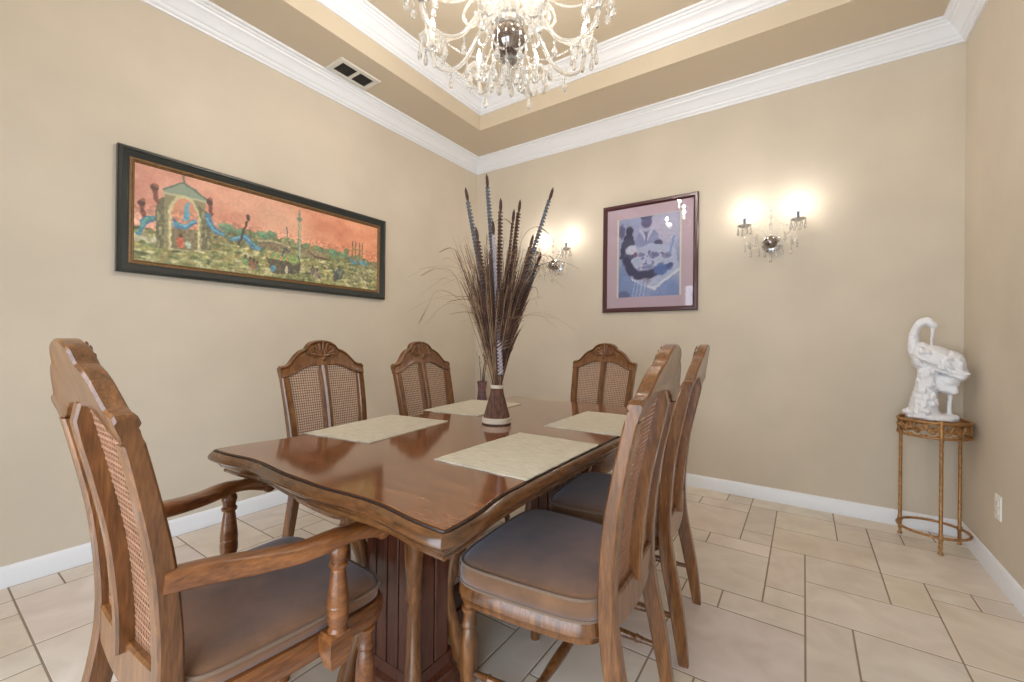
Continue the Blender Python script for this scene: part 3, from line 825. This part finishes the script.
    p.poly([(.295, .42), (.318, .44), (.345, .50), (.36, .48), (.39, .38), (.415, .36), (.41, .32), (.38, .33), (.345, .42), (.318, .38), (.297, .37)], blue); p.line([(.30, .40), (.345, .47), (.40, .35)], .010, bl2)
    p.line([(.329, .36), (.358, .64)], .012, (66, 52, 50)); p.ell(.362, .69, .007, .035, (70, 48, 46))
    for a, b, h in ((.058, .66, .78), (.022, .49, .60), (.224, .66, .77)):
        p.line([(a+.008, b-.02), (a, h)], .020, (112, 62, 54)); p.ell(a, h, .010, .035, (76, 50, 46)); p.ell(a+.004, h+.03, .007, .018, (142, 80, 66))
    p.line([(.142, .93), (.141, .985)], .010, (112, 96, 92)); p.ell(.135, .26, .012, .055, (196, 96, 74)); p.ell(.136, .33, .006, .025, (92, 56, 46)); p.ell(.158, .25, .008, .04, (170, 184, 168))
    for a, b in ((.03, .25), (.045, .22), (.012, .23), (.055, .24)): p.ell(a, b, .009, .03, (186, 184, 160), .8)
    # striped awning stall and figures
    p.poly([(.432, .24), (.445, .30), (.575, .34), (.585, .25), (.575, .10), (.46, .06)], (78, 74, 62))
    for i in range(8):
        a = .435+.0125*i; p.poly([(a, .25), (a+.012, .32), (a+.024, .32), (a+.012, .24)], (96, 158, 106) if i % 2 else (196, 148, 88))
    p.ell(.55, .28, .026, .06, (122, 150, 88)); p.ell(.462, .12, .010, .05, (74, 136, 170)); p.ell(.520, .13, .008, .05, (206, 198, 172)); p.ell(.54, .12, .008, .04, (58, 60, 70))
    p.line([(.50, .30), (.51, .40), (.53, .37)], .010, (60, 76, 86))
    for a, b, c in ((.355, .16, (94, 146, 92)), (.372, .15, (104, 88, 62)), (.385, .13, (160, 92, 70)), (.40, .11, (90, 100, 80)), (.64, .16, (92, 84, 92)), (.66, .13, (140, 120, 110)), (.70, .17, (192, 180, 110)), (.765, .16, (54, 70, 74)), (.775, .22, (88, 108, 106)), (.755, .12, (70, 62, 60))):
        p.ell(a, b, .011, .055, c, .9, .2); p.ell(a, b+.06, .005, .022, (70, 52, 46), .9)
    p.line([(.745, .22), (.76, .10), (.785, .12), (.80, .24)], .014, (62, 74, 78))
    p.C *= (1 + (vnoise(U0, V0, 150, 52, 21)[..., None]-.5)*np.where(V0 < .6, .36, .08)[..., None])
    p.C += ((vnoise(U0, V0, 110, 40, 22) > .74) & (V0 < .45))[..., None]*np.array([.10, .09, .03])
    p.C = p.C*.84 + np.array([.15, .14, .125])
    return p.C

def paint_print(U, V):
    U0, V0 = U, V
    U = np.clip(U + (vnoise(U0, V0, 26, 34, 31)-.5)*.020, 0, 1); V = np.clip(V + (vnoise(U0, V0, 26, 34, 32)-.5)*.016, 0, 1)
    p = Painter(U, V, .77); r = random.Random(4)
    n = vnoise(U, V, 7, 9, 3)[..., None]
    p.C = np.array([162, 168, 206])/255 + (n-.5)*np.array([.16, .12, .08]) + 0*U[..., None]
    p.ell(.75, .82, .30, .22, (206, 196, 218), .8, 0, .8)
    p.ell(.12, .15, .25, .25, (112, 140, 196), .7, 0, .9); p.ell(.85, .08, .30, .12, (104, 136, 200), .6, 0, .9)
    # standing figure in a pale coat
    p.poly([(.25, .58), (.30, .74), (.38, .84), (.47, .80), (.58, .85), (.66, .76), (.70, .64), (.60, .56), (.40, .54)], (148, 152, 196)); p.line([(.38, .83), (.47, .70), (.57, .84)], .018, (206, 206, 228))
    p.ell(.47, .93, .085, .075, (88, 84, 132)); p.ell(.47, .99, .095, .035, (70, 70, 116)); p.poly([(.45, .80), (.49, .80), (.485, .68), (.455, .68)], (112, 108, 160))
    p.ell(.66, .655, .065, .040, (66, 62, 104)); p.line([(.33, .62), (.44, .585), (.58, .63)], .022, (176, 178, 214))
    # seated dark figure at the left
    p.poly([(.02, .50), (.06, .70), (.12, .80), (.22, .82), (.28, .70), (.24, .58), (.14, .50)], (52, 50, 90)); p.ell(.19, .84, .06, .06, (44, 40, 74)); p.ell(.06, .84, .05, .09, (92, 88, 132))
    # table with plates
    p.poly([(.20, .46), (.30, .60), (.56, .66), (.92, .58), (.99, .32), (.60, .10), (.26, .22)], (188, 196, 224)); p.line([(.20, .46), (.26, .22), (.60, .10), (.99, .32)], .016, (226, 228, 240))
    for a, b, ru, rv, c in ((.60, .51, .11, .055, (132, 136, 186)), (.80, .49, .095, .055, (146, 146, 192)), (.50, .37, .13, .045, (150, 158, 204)), (.48, .20, .13, .065, (196, 186, 212)), (.82, .34, .08, .05, (128, 152, 206)), (.39, .53, .09, .04, (150, 150, 198)), (.66, .40, .05, .03, (206, 200, 224))):
        p.ell(a, b, ru, rv, (212, 212, 232)); p.ell(a, b, ru*.8, rv*.75, c); p.ell(a+.01, b, ru*.4, rv*.35, tuple(int(x*.8) for x in c))
    for i in range(26): p.ell(r.uniform(.35, .75), r.uniform(.34, .56), r.uniform(.012, .03), r.uniform(.008, .016), r.choice([(84, 86, 140), (220, 216, 234), (124, 110, 160), (96, 116, 172)]), .75, r.uniform(0, 3))
    # near figure with a reaching arm
    p.poly([(.08, .50), (.12, .58), (.24, .60), (.28, .52), (.20, .44), (.14, .40)], (74, 74, 118)); p.ell(.22, .60, .10, .055, (214, 214, 234)); p.ell(.29, .535, .030, .035, (130, 76, 96))
    p.line([(.13, .48), (.22, .34), (.34, .27), (.52, .28), (.68, .32)], .050, (34, 38, 84)); p.line([(.62, .30), (.86, .375)], .028, (62, 74, 130)); p.ell(.70, .33, .10, .07, (70, 104, 176), .9)
    for i in range(9): p.line([(.22+.03*i, .02), (.26+.03*i, .20)], .008, (190, 206, 236) if i % 2 else (120, 150, 206), .6)
    p.ell(.10, .04, .10, .05, (84, 92, 140), .8); p.line([(.85, .52), (.90, .70)], .014, (132, 158, 206))
    p.C *= (1 + (vnoise(U, V, 60, 80, 21)[..., None]-.5)*.12)
    p.C = p.C*.86 + .10
    return p.C

def frame_sweep(y0, z0, y1, z1, prof, place):
    """prof = (distance inward from the outer edge, height off the wall)"""
    R = []
    for cy, cz, dy, dz in ((y0, z0, 1, 1), (y1, z0, -1, 1), (y1, z1, -1, -1), (y0, z1, 1, -1)):
        R.append([place(cy+dy*d, cz+dz*d, h) for d, h in prof])
    return MB().rings(R, closed=True)

def onleft(y, z, h): return (XL + .001 + h, y, z)
fy0, fy1, fz0, fz1 = .648, 2.345, 1.462, 2.122
fr = empty('framed_panorama'); tag(fr, 'wide black-framed panorama painting with orange sky on the left wall', 'painting')
frame_sweep(fy0, fz0, fy1, fz1, [(0, 0), (0, .026), (.006, .032), (.016, .034), (.024, .028), (.030, .026), (.040, .018), (.052, .014), (.052, 0)], onleft).build('frame', M['black'], fr, 30)
frame_sweep(fy0+.05, fz0+.05, fy1-.05, fz1-.05, [(0, 0), (0, .017), (.004, .019), (.010, .017), (.014, .012), (.018, .014), (.022, .010), (.022, 0)], onleft).build('liner', M['liner'], fr, 30)
cv = canvas('canvas', fy0+.066, fz0+.066, fy1-fy0-.132, fz1-fz0-.132, 420, 150, paint_panorama, M['canvas'], fr, lambda y, z: onleft(y, z, .008))

def onback(x, z, h): return (x, YB - .001 - h, z)
fx0, fx1, gz0, gz1 = -1.474, -.688, 1.385, 2.312
f2 = empty('framed_print'); tag(f2, 'burgundy-framed blue print of figures at a table on the back wall', 'picture')
frame_sweep(fx0, gz0, fx1, gz1, [(0, 0), (0, .020), (.006, .026), (.024, .026), (.036, .018), (.038, .012), (.038, 0)], onback).build('frame', M['burg'], f2, 30)
ix0, ix1, iz0, iz1 = -1.336, -.826, 1.508, 2.185
frame_sweep(fx0+.034, gz0+.034, fx1-.034, gz1-.034, [(0, 0), (0, .010), (ix0-fx0-.034-.012, .010), (ix0-fx0-.034-.012, 0)], onback).build('mount', M['lilac'], f2, 0)
frame_sweep(ix0-.016, iz0-.016, ix1+.016, iz1+.016, [(0, 0), (0, .0085), (.018, .0070), (.018, 0)], onback).build('mount_bevel', M['cream'], f2, 0)
canvas('artwork', ix0-.002, iz0-.002, ix1-ix0+.004, iz1-iz0+.004, 150, 195, paint_print, M['print'], f2, lambda x, z: onback(x, z, .005))
MB().box(fx0+.036, YB-.0165, gz0+.036, fx1-.036, YB-.0145, gz1-.036).build('glass', M['pane'], f2, 0)

# ------------------------------------------------------------------ vent and outlet
vt = empty('ceiling_vent', (-2.712, 1.885, ZC)); tag(vt, 'white two-panel air vent in the ceiling soffit beside the crown moulding', 'vent')
vm = MB(); rect_sweep(vm, -.098, -.165, .098, .165, [(0, 0), (0, -.004), (.006, -.009), (.034, -.010), (.040, -.004), (.040, 0)])
vm.box(-.062, -.012, -.009, .062, .012, 0); vm.build('vent_frame', M['vent'], vt, 25)
MB().box(-.07, -.137, -.0025, .07, .137, -.0005).build('duct_opening', M['dark'], vt, 0)
for s in (-1, 1):
    g = MB()
    for i in range(9): g.box(-.068+.0155*i, s*.074-.062, -.0075, -.068+.0155*i+.004, s*.074+.062, -.003)
    for i in range(4): g.box(-.068, s*.074-.045+.03*i-.001, -.0065, .068, s*.074-.045+.03*i+.001, -.004)
    g.build('grille', M['slot'], vt, 0)
ol = empty('wall_outlet', (XR, 3.005, .352)); tag(ol, 'white electrical outlet plate low on the right wall', 'outlet')
R = [[(-d, y, z) for y, z in ((-w, -h), (w, -h), (w, h), (-w, h))] for d, w, h in ((0, .036, .058), (.004, .036, .058), (.006, .033, .055))]
MB().rings(R).build('cover_plate', M['plastic'], ol, 20)
for s in (-1, 1):
    so = MB().box(-.0085, -.016, s*.020-.014, -.005, .016, s*.020+.014, .001).build('socket', M['plastic'], ol, 20)
    sl = MB().box(-.0092, -.008, s*.020-.002, -.008, -.0058, s*.020+.006).box(-.0092, .0058, s*.020-.002, -.008, .008, s*.020+.006).box(-.0092, -.002, s*.020-.010, -.008, .002, s*.020-.006)
    sl.build('slot', M['slot'], so, 0)

# ------------------------------------------------------------------ plant stand with the bird statue
SX, SY, SR, SH = .607, 3.345, .150, .712
stn = empty('plant_stand', (SX, SY, 0)); tag(stn, 'round antique gold metal plant stand in the right corner', 'stand')
def circ(r, z, n=48, c=(0, 0)): return [(c[0]+r*math.cos(2*PI*i/n), c[1]+r*math.sin(2*PI*i/n), z) for i in range(n)]
tp = MB().rings([circ(SR-.012, .690), circ(SR-.010, .691), circ(SR-.010, .698), circ(SR-.012, .699)]); tp.build('shelf_plate', M['gold'], stn, 30)
rm = MB().tube(circ(SR, SH-.008), .008, 8, closed=True).tube(circ(SR, .622), .007, 8, closed=True); rm.build('rim', M['gold'], stn, 60)
fz = MB()
for kk in range(15):
    a0 = 2*PI*kk/15
    for sgn in (-1, 1):
        pts = []
        for i in range(16):
            t = i/15*1.75*2*PI; rr = .017*(1-.62*i/15)
            aa = a0 + sgn*(.105 + rr*math.cos(t)/SR*1.0); z = .664 + sgn*.010 + rr*math.sin(t)*1.2
            pts.append(((SR-.001)*math.cos(aa), (SR-.001)*math.sin(aa), z))
        fz.tube(pts, .0038, 5)
    fz.ball(((SR)*math.cos(a0), SR*math.sin(a0), .665), (.006, .006, .012), 6, 5)
    fz.tube([((SR)*math.cos(a0+.02*i), SR*math.sin(a0+.02*i), .632+.004*math.sin(i)) for i in range(11)], .004, 5)
fz.build('scroll_frieze', M['gold'], stn, 60)
for a in (-88, 33, 147):
    c, s_ = math.cos(math.radians(a))*(SR), math.sin(math.radians(a))*(SR)
    MB().lathe([(.004, 0), (.011, .002), (.012, .008), (.007, .014), (.0075, .03), (.010, .034), (.0085, .05), (.0085, .075), (.012, .08), (.012, .10), (.0085, .105), (.0085, .36), (.0085, .60), (.011, .612), (.011, .64), (.009, .70), (.006, .716)], 10, Matrix.Translation((c, s_, 0))).build('leg', M['gold'], stn, 50)
MB().tube(circ(SR, .090), .0075, 8, closed=True).build('foot_ring', M['gold'], stn, 60)

def statue():
    b = MB()
    q = 1/1010.0
    def P(x, y, d=0.0): return ((x-205)*q, d, (622-y)*q)
    def E(x, y, rx, rz, ry, d=0.0, rot=0.0):
        m = Matrix.Translation(P(x, y, d)) @ Matrix.Rotation(rot, 4, 'Y')
        b.ball((0, 0, 0), (rx*q, ry*q, rz*q), 16, 12, m)
    def T(pts, rad):
        S = spline([P(*p) for p in pts], 6); rr = np.interp(np.linspace(0, 1, len(S)), np.linspace(0, 1, len(rad)), rad)
        b.tube(S, [r*q for r in rr], 12)
    # rock base and stump
    b.lathe([(.01, 0), (.118, .001), (.128, .010), (.122, .022), (.10, .034), (.05, .04)], 32, Matrix.Translation((-.012, 0, 0)) @ Matrix.Diagonal((1.12, .72, 1, 1)))
    E(75, 588, 42, 22, 52); E(300, 600, 36, 20, 46, -.01); E(250, 600, 40, 16, 50, -.03); E(130, 585, 60, 30, 62)
    T([(150, 610), (150, 540), (160, 460), (170, 380), (175, 320)], [98, 78, 66, 60, 58])
    rr = random.Random(9)
    for i in range(46):
        y = rr.uniform(350, 600); x = 155 + rr.uniform(-1, 1)*(30+ (y-350)*.16) + (y-350)*.06
        rad = float(np.interp(y, [320, 380, 460, 540, 610], [58, 60, 66, 78, 98])); dx = min(abs(x-165), rad*.98)
        E(x, y, rr.uniform(10, 20), rr.uniform(10, 22), 14, -math.sqrt(rad*rad-dx*dx)*q)
    # body
    E(215, 272, 104, 72, 82, 0, .30); E(140, 262, 62, 84, 70); E(290, 295, 84, 70, 70, 0, .5); E(322, 345, 62, 50, 52, 0, .45)
    E(275, 395, 62, 42, 52, 0, .25); E(272, 436, 52, 36, 44, 0, .1); E(255, 410, 60, 50, 46); E(165, 330, 48, 62, 58)
    # neck, head, bill
    T([(150, 300), (108, 240), (92, 180), (100, 118), (122, 76), (155, 58), (188, 66)], [40, 44, 34, 27, 25, 24, 26])
    E(192, 76, 32, 25, 24, 0, .35); T([(200, 84), (194, 120), (190, 160), (189, 196)], [14, 11, 9, 6])
    # feathers on the back, wing and tail
    for i in range(70):
        t = rr.random(); x = 130 + 215*t; y = 220 + 90*t + rr.uniform(-22, 62)
        E(x, y, rr.uniform(16, 26), rr.uniform(6, 10), 12, -rr.uniform(.060, .078)*(1 if t < .8 else .75), .45+rr.uniform(-.5, .5))
    for i in range(8): E(232+17*i, 232+13*i, 22, 9, 20, rr.uniform(-.04, .04), -.5+rr.uniform(-.4, .4))
    for i in range(9): E(250+12*i, 345+4*i - 2*(i % 3)*9, 42, 10, 14, -.055-.001*(i % 3), .28)
    for i in range(6): E(240+14*i, 430+3*i, 24, 20, 10, -.036, 1.2)
    # leg
    T([(286, 440), (287, 500), (284, 550), (285, 596)], [15, 12, 12, 15]); E(286, 594, 20, 10, 22, -.01)
    b.v = [(x*.78, y, z) for x, y, z in b.v]
    o = b.build('bird_statue', M['plaster'], None, 0, (SX+.002, SY, .7045))
    md = o.modifiers.new('fuse', 'REMESH'); md.mode = 'VOXEL'; md.voxel_size = .0042; md.use_smooth_shade = True
    sm = o.modifiers.new('soften', 'SMOOTH'); sm.factor = .5; sm.iterations = 3
    tx = bpy.data.textures.new('carving', 'CLOUDS'); tx.noise_scale = .022; tx.noise_depth = 3
    dp = o.modifiers.new('carving', 'DISPLACE'); dp.texture = tx; dp.strength = .010; dp.mid_level = .5; dp.texture_coords = 'LOCAL'
    o.rotation_euler = (0, 0, math.atan2(-.179, .984))
    tag(o, 'white statue of a preening long-necked bird on the gold plant stand', 'statue')
statue()

# ------------------------------------------------------------------ crystal lights
def drop(s=1.0):
    return [(.0008*s, .0), (.003*s, -.004*s), (.0045*s, -.010*s), (.003*s, -.015*s), (.0012*s, -.018*s), (.005*s, -.026*s), (.0095*s, -.042*s), (.0100*s, -.050*s), (.006*s, -.060*s), (.001*s, -.063*s)]
def add_point(loc, watts, col=(1, .96, .91), r=.02, parent=None, name='lamp_light'):
    L = bpy.data.lights.new(name, 'POINT'); L.energy = watts; L.color = col; L.shadow_soft_size = r
    o = bpy.data.objects.new(name, L); COL.objects.link(o); o.location = loc
    return o
FLAME = [(.004, 0), (.009, .006), (.0125, .020), (.011, .034), (.006, .050), (.001, .066)]

CHX, CHY, CHZ = -1.075, 1.520, 2.435
ch = empty('chandelier', (CHX, CHY, CHZ)); tag(ch, 'large crystal chandelier with curved glass arms hanging from the tray ceiling', 'chandelier')
TOP = ZT - CHZ
MB().ball((0, 0, 0), .078, 24, 16).build('ball', M['smoke'], ch, 60)
MB().lathe([(.002, -.150), (.012, -.140), (.020, -.122), (.012, -.106), (.022, -.098), (.034, -.086), (.028, -.070), (.018, -.060), (.02, -.05)], 16).build('finial', M['crystal'], ch, 40)
MB().lathe([(.02, .062), (.060, .066), (.066, .078), (.046, .092), (.040, .11), (.052, .20), (.060, .26), (.048, .30), (.030, .32), (.05, .335), (.06, .35), (.03, .37), (.025, .42), (.04, .50), (.045, .53), (.02, .56), (.012, .60)], 20).build('stem', M['crystal'], ch, 40)
MB().lathe([(.058, TOP-.001), (.058, TOP-.012), (.040, TOP-.03), (.01, TOP-.045)], 24).build('ceiling_canopy', M['chrome'], ch, 40)
cn = MB(); z = .59; i = 0
while z < TOP-.03:
    cn.tube([((.008*math.cos(t) if i % 2 else 0), (0 if i % 2 else .008*math.cos(t)), z+.016+.017*math.sin(t)) for t in np.linspace(0, 2*PI, 12, endpoint=False)], .002, 5, closed=True); z += .026; i += 1
cn.build('chain', M['chrome'], ch, 60)

def dish(r, z, x):
    n = 24; R = []
    for rr, zz in ((.006, -.012), (.016, -.010), (r*.55, .000), (r*.9, .010), (r, .018), (r*1.03, .030), (r*.99, .032), (r*.85, .013), (r*.5, .005), (.008, .002)):
        R.append([(x+(rr*(1+.07*math.cos(8*2*PI*j/n)*(rr > r*.6)))*math.cos(2*PI*j/n), rr*(1+.07*math.cos(8*2*PI*j/n)*(rr > r*.6))*math.sin(2*PI*j/n), z+zz) for j in range(n)])
    return MB().rings(R)
def light_arm(pts, rcup, cup_r, ndrop, parent, cand='sleeve', drop_s=1.0, rad=.0095):
    P = spline(pts, 7); tip = P[-1]
    a = MB().tube(P, rad, 8); 
    a = a.build('arm', M['crystal'], parent, 60)
    dish(cup_r, tip.z, tip.x).build('drip_dish', M['crystal'], a, 40)
    MB().lathe([(.011, tip.z-.032), (.013, tip.z-.026), (.011, tip.z-.012), (.007, tip.z-.010)], 10, Matrix.Translation((tip.x, 0, 0))).build('collar', M['chrome'], a, 40)
    MB().lathe([(.009, tip.z+.004), (.0105, tip.z+.006), (.0105, tip.z+.062), (.0085, tip.z+.064), (.006, tip.z+.066)], 12, Matrix.Translation((tip.x, 0, 0))).build('candle', M[cand], a, 40)
    MB().lathe([(r_, tip.z+.066+z_) for r_, z_ in FLAME], 12, Matrix.Translation((tip.x, 0, 0))).build('bulb', M['bulb'], a, 60)
    for k in range(ndrop):
        q = 2*PI*k/ndrop + .3
        MB().lathe(drop(drop_s), 6, Matrix.Translation((tip.x+cup_r*.98*math.cos(q), cup_r*.98*math.sin(q), tip.z+.012))).build('crystal_drop', M['crystal'], a, 0)
    return a
def ring_of(arm0, n, a0):
    for k in range(n):
        o = arm0 if k == 0 else copy_tree(arm0, arm0.parent)
        o.rotation_euler = (0, 0, a0 + 2*PI*k/n)
low = light_arm([(.035, 0, .105), (.085, 0, .125), (.150, 0, .060), (.215, 0, -.035), (.285, 0, -.065), (.350, 0, -.040), (.385, 0, .020), (.388, 0, .075)], .39, .060, 8, ch, 'sleeve', 1.3)
up = light_arm([(.03, 0, .32), (.07, 0, .335), (.12, 0, .28), (.165, 0, .225), (.205, 0, .215), (.235, 0, .245), (.240, 0, .29)], .24, .054, 8, ch, 'sleeve', 1.2)
# glass scrolls rising between the arms
sc0 = MB().tube(spline([(.04, 0, .11), (.10, 0, .19), (.17, 0, .17), (.20, 0, .10), (.165, 0, .06), (.135, 0, .09), (.15, 0, .125)], 7), .006, 7).build('scroll', M['crystal'], ch, 60)
def bead_string(a, b, sag, n, r=.0052):
    m = MB()
    for i in range(n+1):
        t = i/n; p = Vector(a).lerp(Vector(b), t); p.z -= sag*4*t*(1-t)
        m.ball(tuple(p), r, 6, 4)
    return m
b1 = bead_string((.05, 0, .33), (.370, 0, .092), .10, 30).build('bead_string', M['crystal'], ch, 60)
c8, s8 = math.cos(2*PI/8), math.sin(2*PI/8)
b2 = bead_string((.385, 0, .085), (.385*c8, .385*s8, .085), .07, 24).build('bead_string', M['crystal'], ch, 60)
b3 = bead_string((.066, 0, .075), (.03, 0, -.085), -.0, 16, .0042).build('bead_string', M['crystal'], ch, 60)
hub = MB().lathe([(r_*1.3, z_*1.3) for r_, z_ in drop(1)], 6, Matrix.Translation((.12, 0, -.075)))
hub.tube([(.12, 0, -.078), (.12, 0, -.02), (.09, 0, .11)], .0015, 4); hub = hub.build('crystal_drop', M['crystal'], ch, 0)
hub2 = MB().lathe([(r_*1.5, z_*1.5) for r_, z_ in drop(1)], 6, Matrix.Translation((.03, 0, -.10)))
hub2 = hub2.build('crystal_drop', M['crystal'], ch, 0)
tr = MB().lathe([(r_*1.25, z_*1.25) for r_, z_ in drop(1)], 6, Matrix.Translation((.285, 0, -.072))).build('crystal_drop', M['crystal'], ch, 0)
ring_of(low, 8, math.radians(14)); ring_of(up, 6, math.radians(30))
ring_of(sc0, 8, math.radians(36)); ring_of(b1, 8, math.radians(14)); ring_of(b2, 8, math.radians(14)); ring_of(b3, 5, .1)
h3 = MB().lathe([(r_*1.4, z_*1.4) for r_, z_ in drop(1)], 6, Matrix.Translation((.075, 0, -.115)))
h3.tube([(.075, 0, -.118), (.072, 0, -.05), (.06, 0, .06)], .0015, 4); h3 = h3.build('crystal_drop', M['crystal'], ch, 0)
t2 = MB().lathe([(r_*1.25, z_*1.25) for r_, z_ in drop(1)], 6, Matrix.Translation((.205, 0, -.040))).build('crystal_drop', M['crystal'], ch, 0)
b4 = bead_string((.35, 0, -.040), (.06, 0, -.07), .06, 26, .0046).build('bead_string', M['crystal'], ch, 60)
ring_of(h3, 8, .45); ring_of(t2, 8, math.radians(14)); ring_of(b4, 8, math.radians(14))
ring_of(hub, 8, .2); ring_of(hub2, 4, .5); ring_of(tr, 8, math.radians(14))
for k in range(8):
    a = math.radians(14) + 2*PI*k/8
    add_point((CHX+.388*math.cos(a), CHY+.388*math.sin(a), CHZ+.075+.150), 4.6)
for k in range(6):
    a = math.radians(30) + 2*PI*k/6
    add_point((CHX+.24*math.cos(a), CHY+.24*math.sin(a), CHZ+.29+.150), 2.9)

def sconce(x, label):
    # local frame: +x out of the wall; turned so that +x points to -y of the room
    s = empty('wall_sconce', (x, YB, 1.842), -PI/2); tag(s, label, 'wall lamp', 'crystal sconces on the back wall')
    MB().lathe([(.062, 0), (.062, .004), (.045, .012), (.02, .016)], 24, Matrix.Rotation(PI/2, 4, 'Y')).build('back_plate', M['chrome'], s, 40)
    MB().ball((.075, 0, 0), .046, 20, 14).build('ball', M['smoke'], s, 60)
    MB().tube([(.012, 0, 0), (.075, 0, 0)], .010, 8).build('spigot', M['chrome'], s, 60)
    f = MB().lathe([(.006, .03), (.010, .05), (.006, .06), (.008, .11), (.014, .125), (.006, .135), (.006, .165), (.013, .178), (.005, .19), (.004, .215), (.012, .228), (.008, .245), (.001, .262)], 10, Matrix.Translation((.075, 0, 0))); f.build('finial', M['crystal'], s, 40)
    for e in (-1, 1):
        P = spline([(.085, e*.035, .0), (.10, e*.075, -.030), (.115, e*.120, -.032), (.125, e*.152, .010), (.125, e*.160, .070), (.125, e*.160, .118)], 6)
        a = MB().tube(P, .0065, 8).build('arm', M['crystal'], s, 60)
        t = P[-1]
        mt = Matrix.Translation((t.x, t.y, 0))
        n = 24; R = []
        for rr, zz in ((.006, -.010), (.02, -.007), (.034, .002), (.044, .010), (.043, .013), (.03, .006), (.008, .002)):
            R.append([(t.x+rr*(1+.06*math.cos(8*2*PI*j/n)*(rr > .03))*math.cos(2*PI*j/n), t.y+rr*(1+.06*math.cos(8*2*PI*j/n)*(rr > .03))*math.sin(2*PI*j/n), t.z+zz) for j in range(n)])
        MB().rings(R).build('drip_dish', M['crystal'], a, 40)
        MB().lathe([(.007, t.z), (.0082, t.z+.003), (.0082, t.z+.062), (.006, t.z+.066)], 12, mt).build('candle', M['candle'], a, 40)
        MB().lathe([(r_, t.z+.066+z_) for r_, z_ in FLAME], 12, mt).build('bulb', M['bulb'], a, 60)
        for k in range(8):
            q = 2*PI*k/8+.5
            MB().lathe(drop(1.05), 6, Matrix.Translation((t.x+.043*math.cos(q), t.y+.043*math.sin(q), t.z+.008))).build('crystal_drop', M['crystal'], a, 0)
        MB().tube(spline([(.085, e*.02, .03), (.10, e*.06, .085), (.10, e*.10, .095), (.10, e*.115, .060), (.10, e*.090, .040), (.10, e*.080, .06)], 6), .0045, 6).build('scroll', M['crystal'], s, 60)
        m = Matrix.Translation((.115, e*.120, -.035))
        MB().lathe(drop(1.1), 6, m).build('crystal_drop', M['crystal'], s, 0)
        MB().lathe(drop(.9), 6, Matrix.Translation((.11, e*.155, -.005))).build('crystal_drop', M['crystal'], s, 0)
        for (dx, dy, dz) in ((.115, .085, .058), (.105, .070, -.035), (.12, .125, .02)):
            MB().lathe(drop(1.05), 6, Matrix.Translation((dx, e*dy, dz))).build('crystal_drop', M['crystal'], s, 0)
        bead_string((.09, e*.045, .02), (.12, e*.150, .10), .07, 14, .0045).build('bead_string', M['crystal'], s, 60)
        bead_string((.08, e*.01, .19), (.12, e*.155, .125), .05, 16, .0048).build('bead_string', M['crystal'], s, 60)
        add_point((x+e*.160, YB-.125, 1.842+.118+.066+.082), SCONCE_W)
    MB().lathe(drop(1.5), 6, Matrix.Translation((.08, 0, -.05))).build('crystal_drop', M['crystal'], s, 0)
    for e in (-1, 1): MB().lathe(drop(1.0), 6, Matrix.Translation((.085, e*.035, -.045))).build('crystal_drop', M['crystal'], s, 0)
    return s
SCONCE_W = 1.3
sconce(-.200, 'crystal two-candle wall sconce between the framed print and the right corner')
sconce(-1.945, 'crystal two-candle wall sconce half hidden behind the dried grass sheaf')

# ------------------------------------------------------------------ daylight through the wide opening behind the camera
wd = bpy.data.worlds.new('daylight'); SC.world = wd; wd.use_nodes = True
bg = wd.node_tree.nodes['Background']; bg.inputs['Color'].default_value = (.76, .88, 1.0, 1); bg.inputs['Strength'].default_value = 6.0
pl = bpy.data.lights.new('daylight_portal', 'AREA'); pl.shape = 'RECTANGLE'; pl.size = OX1-OX0; pl.size_y = OZ; pl.cycles.is_portal = True
po = bpy.data.objects.new('daylight_portal', pl); COL.objects.link(po); po.location = ((OX0+OX1)/2, YF-.16, OZ/2); po.rotation_euler = (PI/2, 0, 0)

# ------------------------------------------------------------------ camera
yaw, pitch, roll, F = 6.01507095e-01, 1.97567843e-03, 1.07557224e-02, 4.25748814e+02
c, s = math.cos(yaw), math.sin(yaw)
fwd_ = Vector((-s*math.cos(pitch), c*math.cos(pitch), math.sin(pitch))); r_ = Vector((c, s, 0)); u_ = r_.cross(fwd_)
r2 = math.cos(roll)*r_ + math.sin(roll)*u_; u2 = -math.sin(roll)*r_ + math.cos(roll)*u_
cd = bpy.data.cameras.new('camera'); cd.sensor_width = 36; cd.lens = F*36/1024; cd.clip_start = .02
cam = bpy.data.objects.new('camera', cd); COL.objects.link(cam)
cam.matrix_world = Matrix(((r2.x, u2.x, -fwd_.x, 0), (r2.y, u2.y, -fwd_.y, 0), (r2.z, u2.z, -fwd_.z, CAM_H), (0, 0, 0, 1)))
SC.camera = cam

vs_ = SC.view_settings
vs_.view_transform = 'Standard'; vs_.look = 'None'; vs_.gamma = 1; vs_.use_curve_mapping = False; vs_.exposure = -0.12
try: SC.cycles.use_denoising = True
except Exception: pass
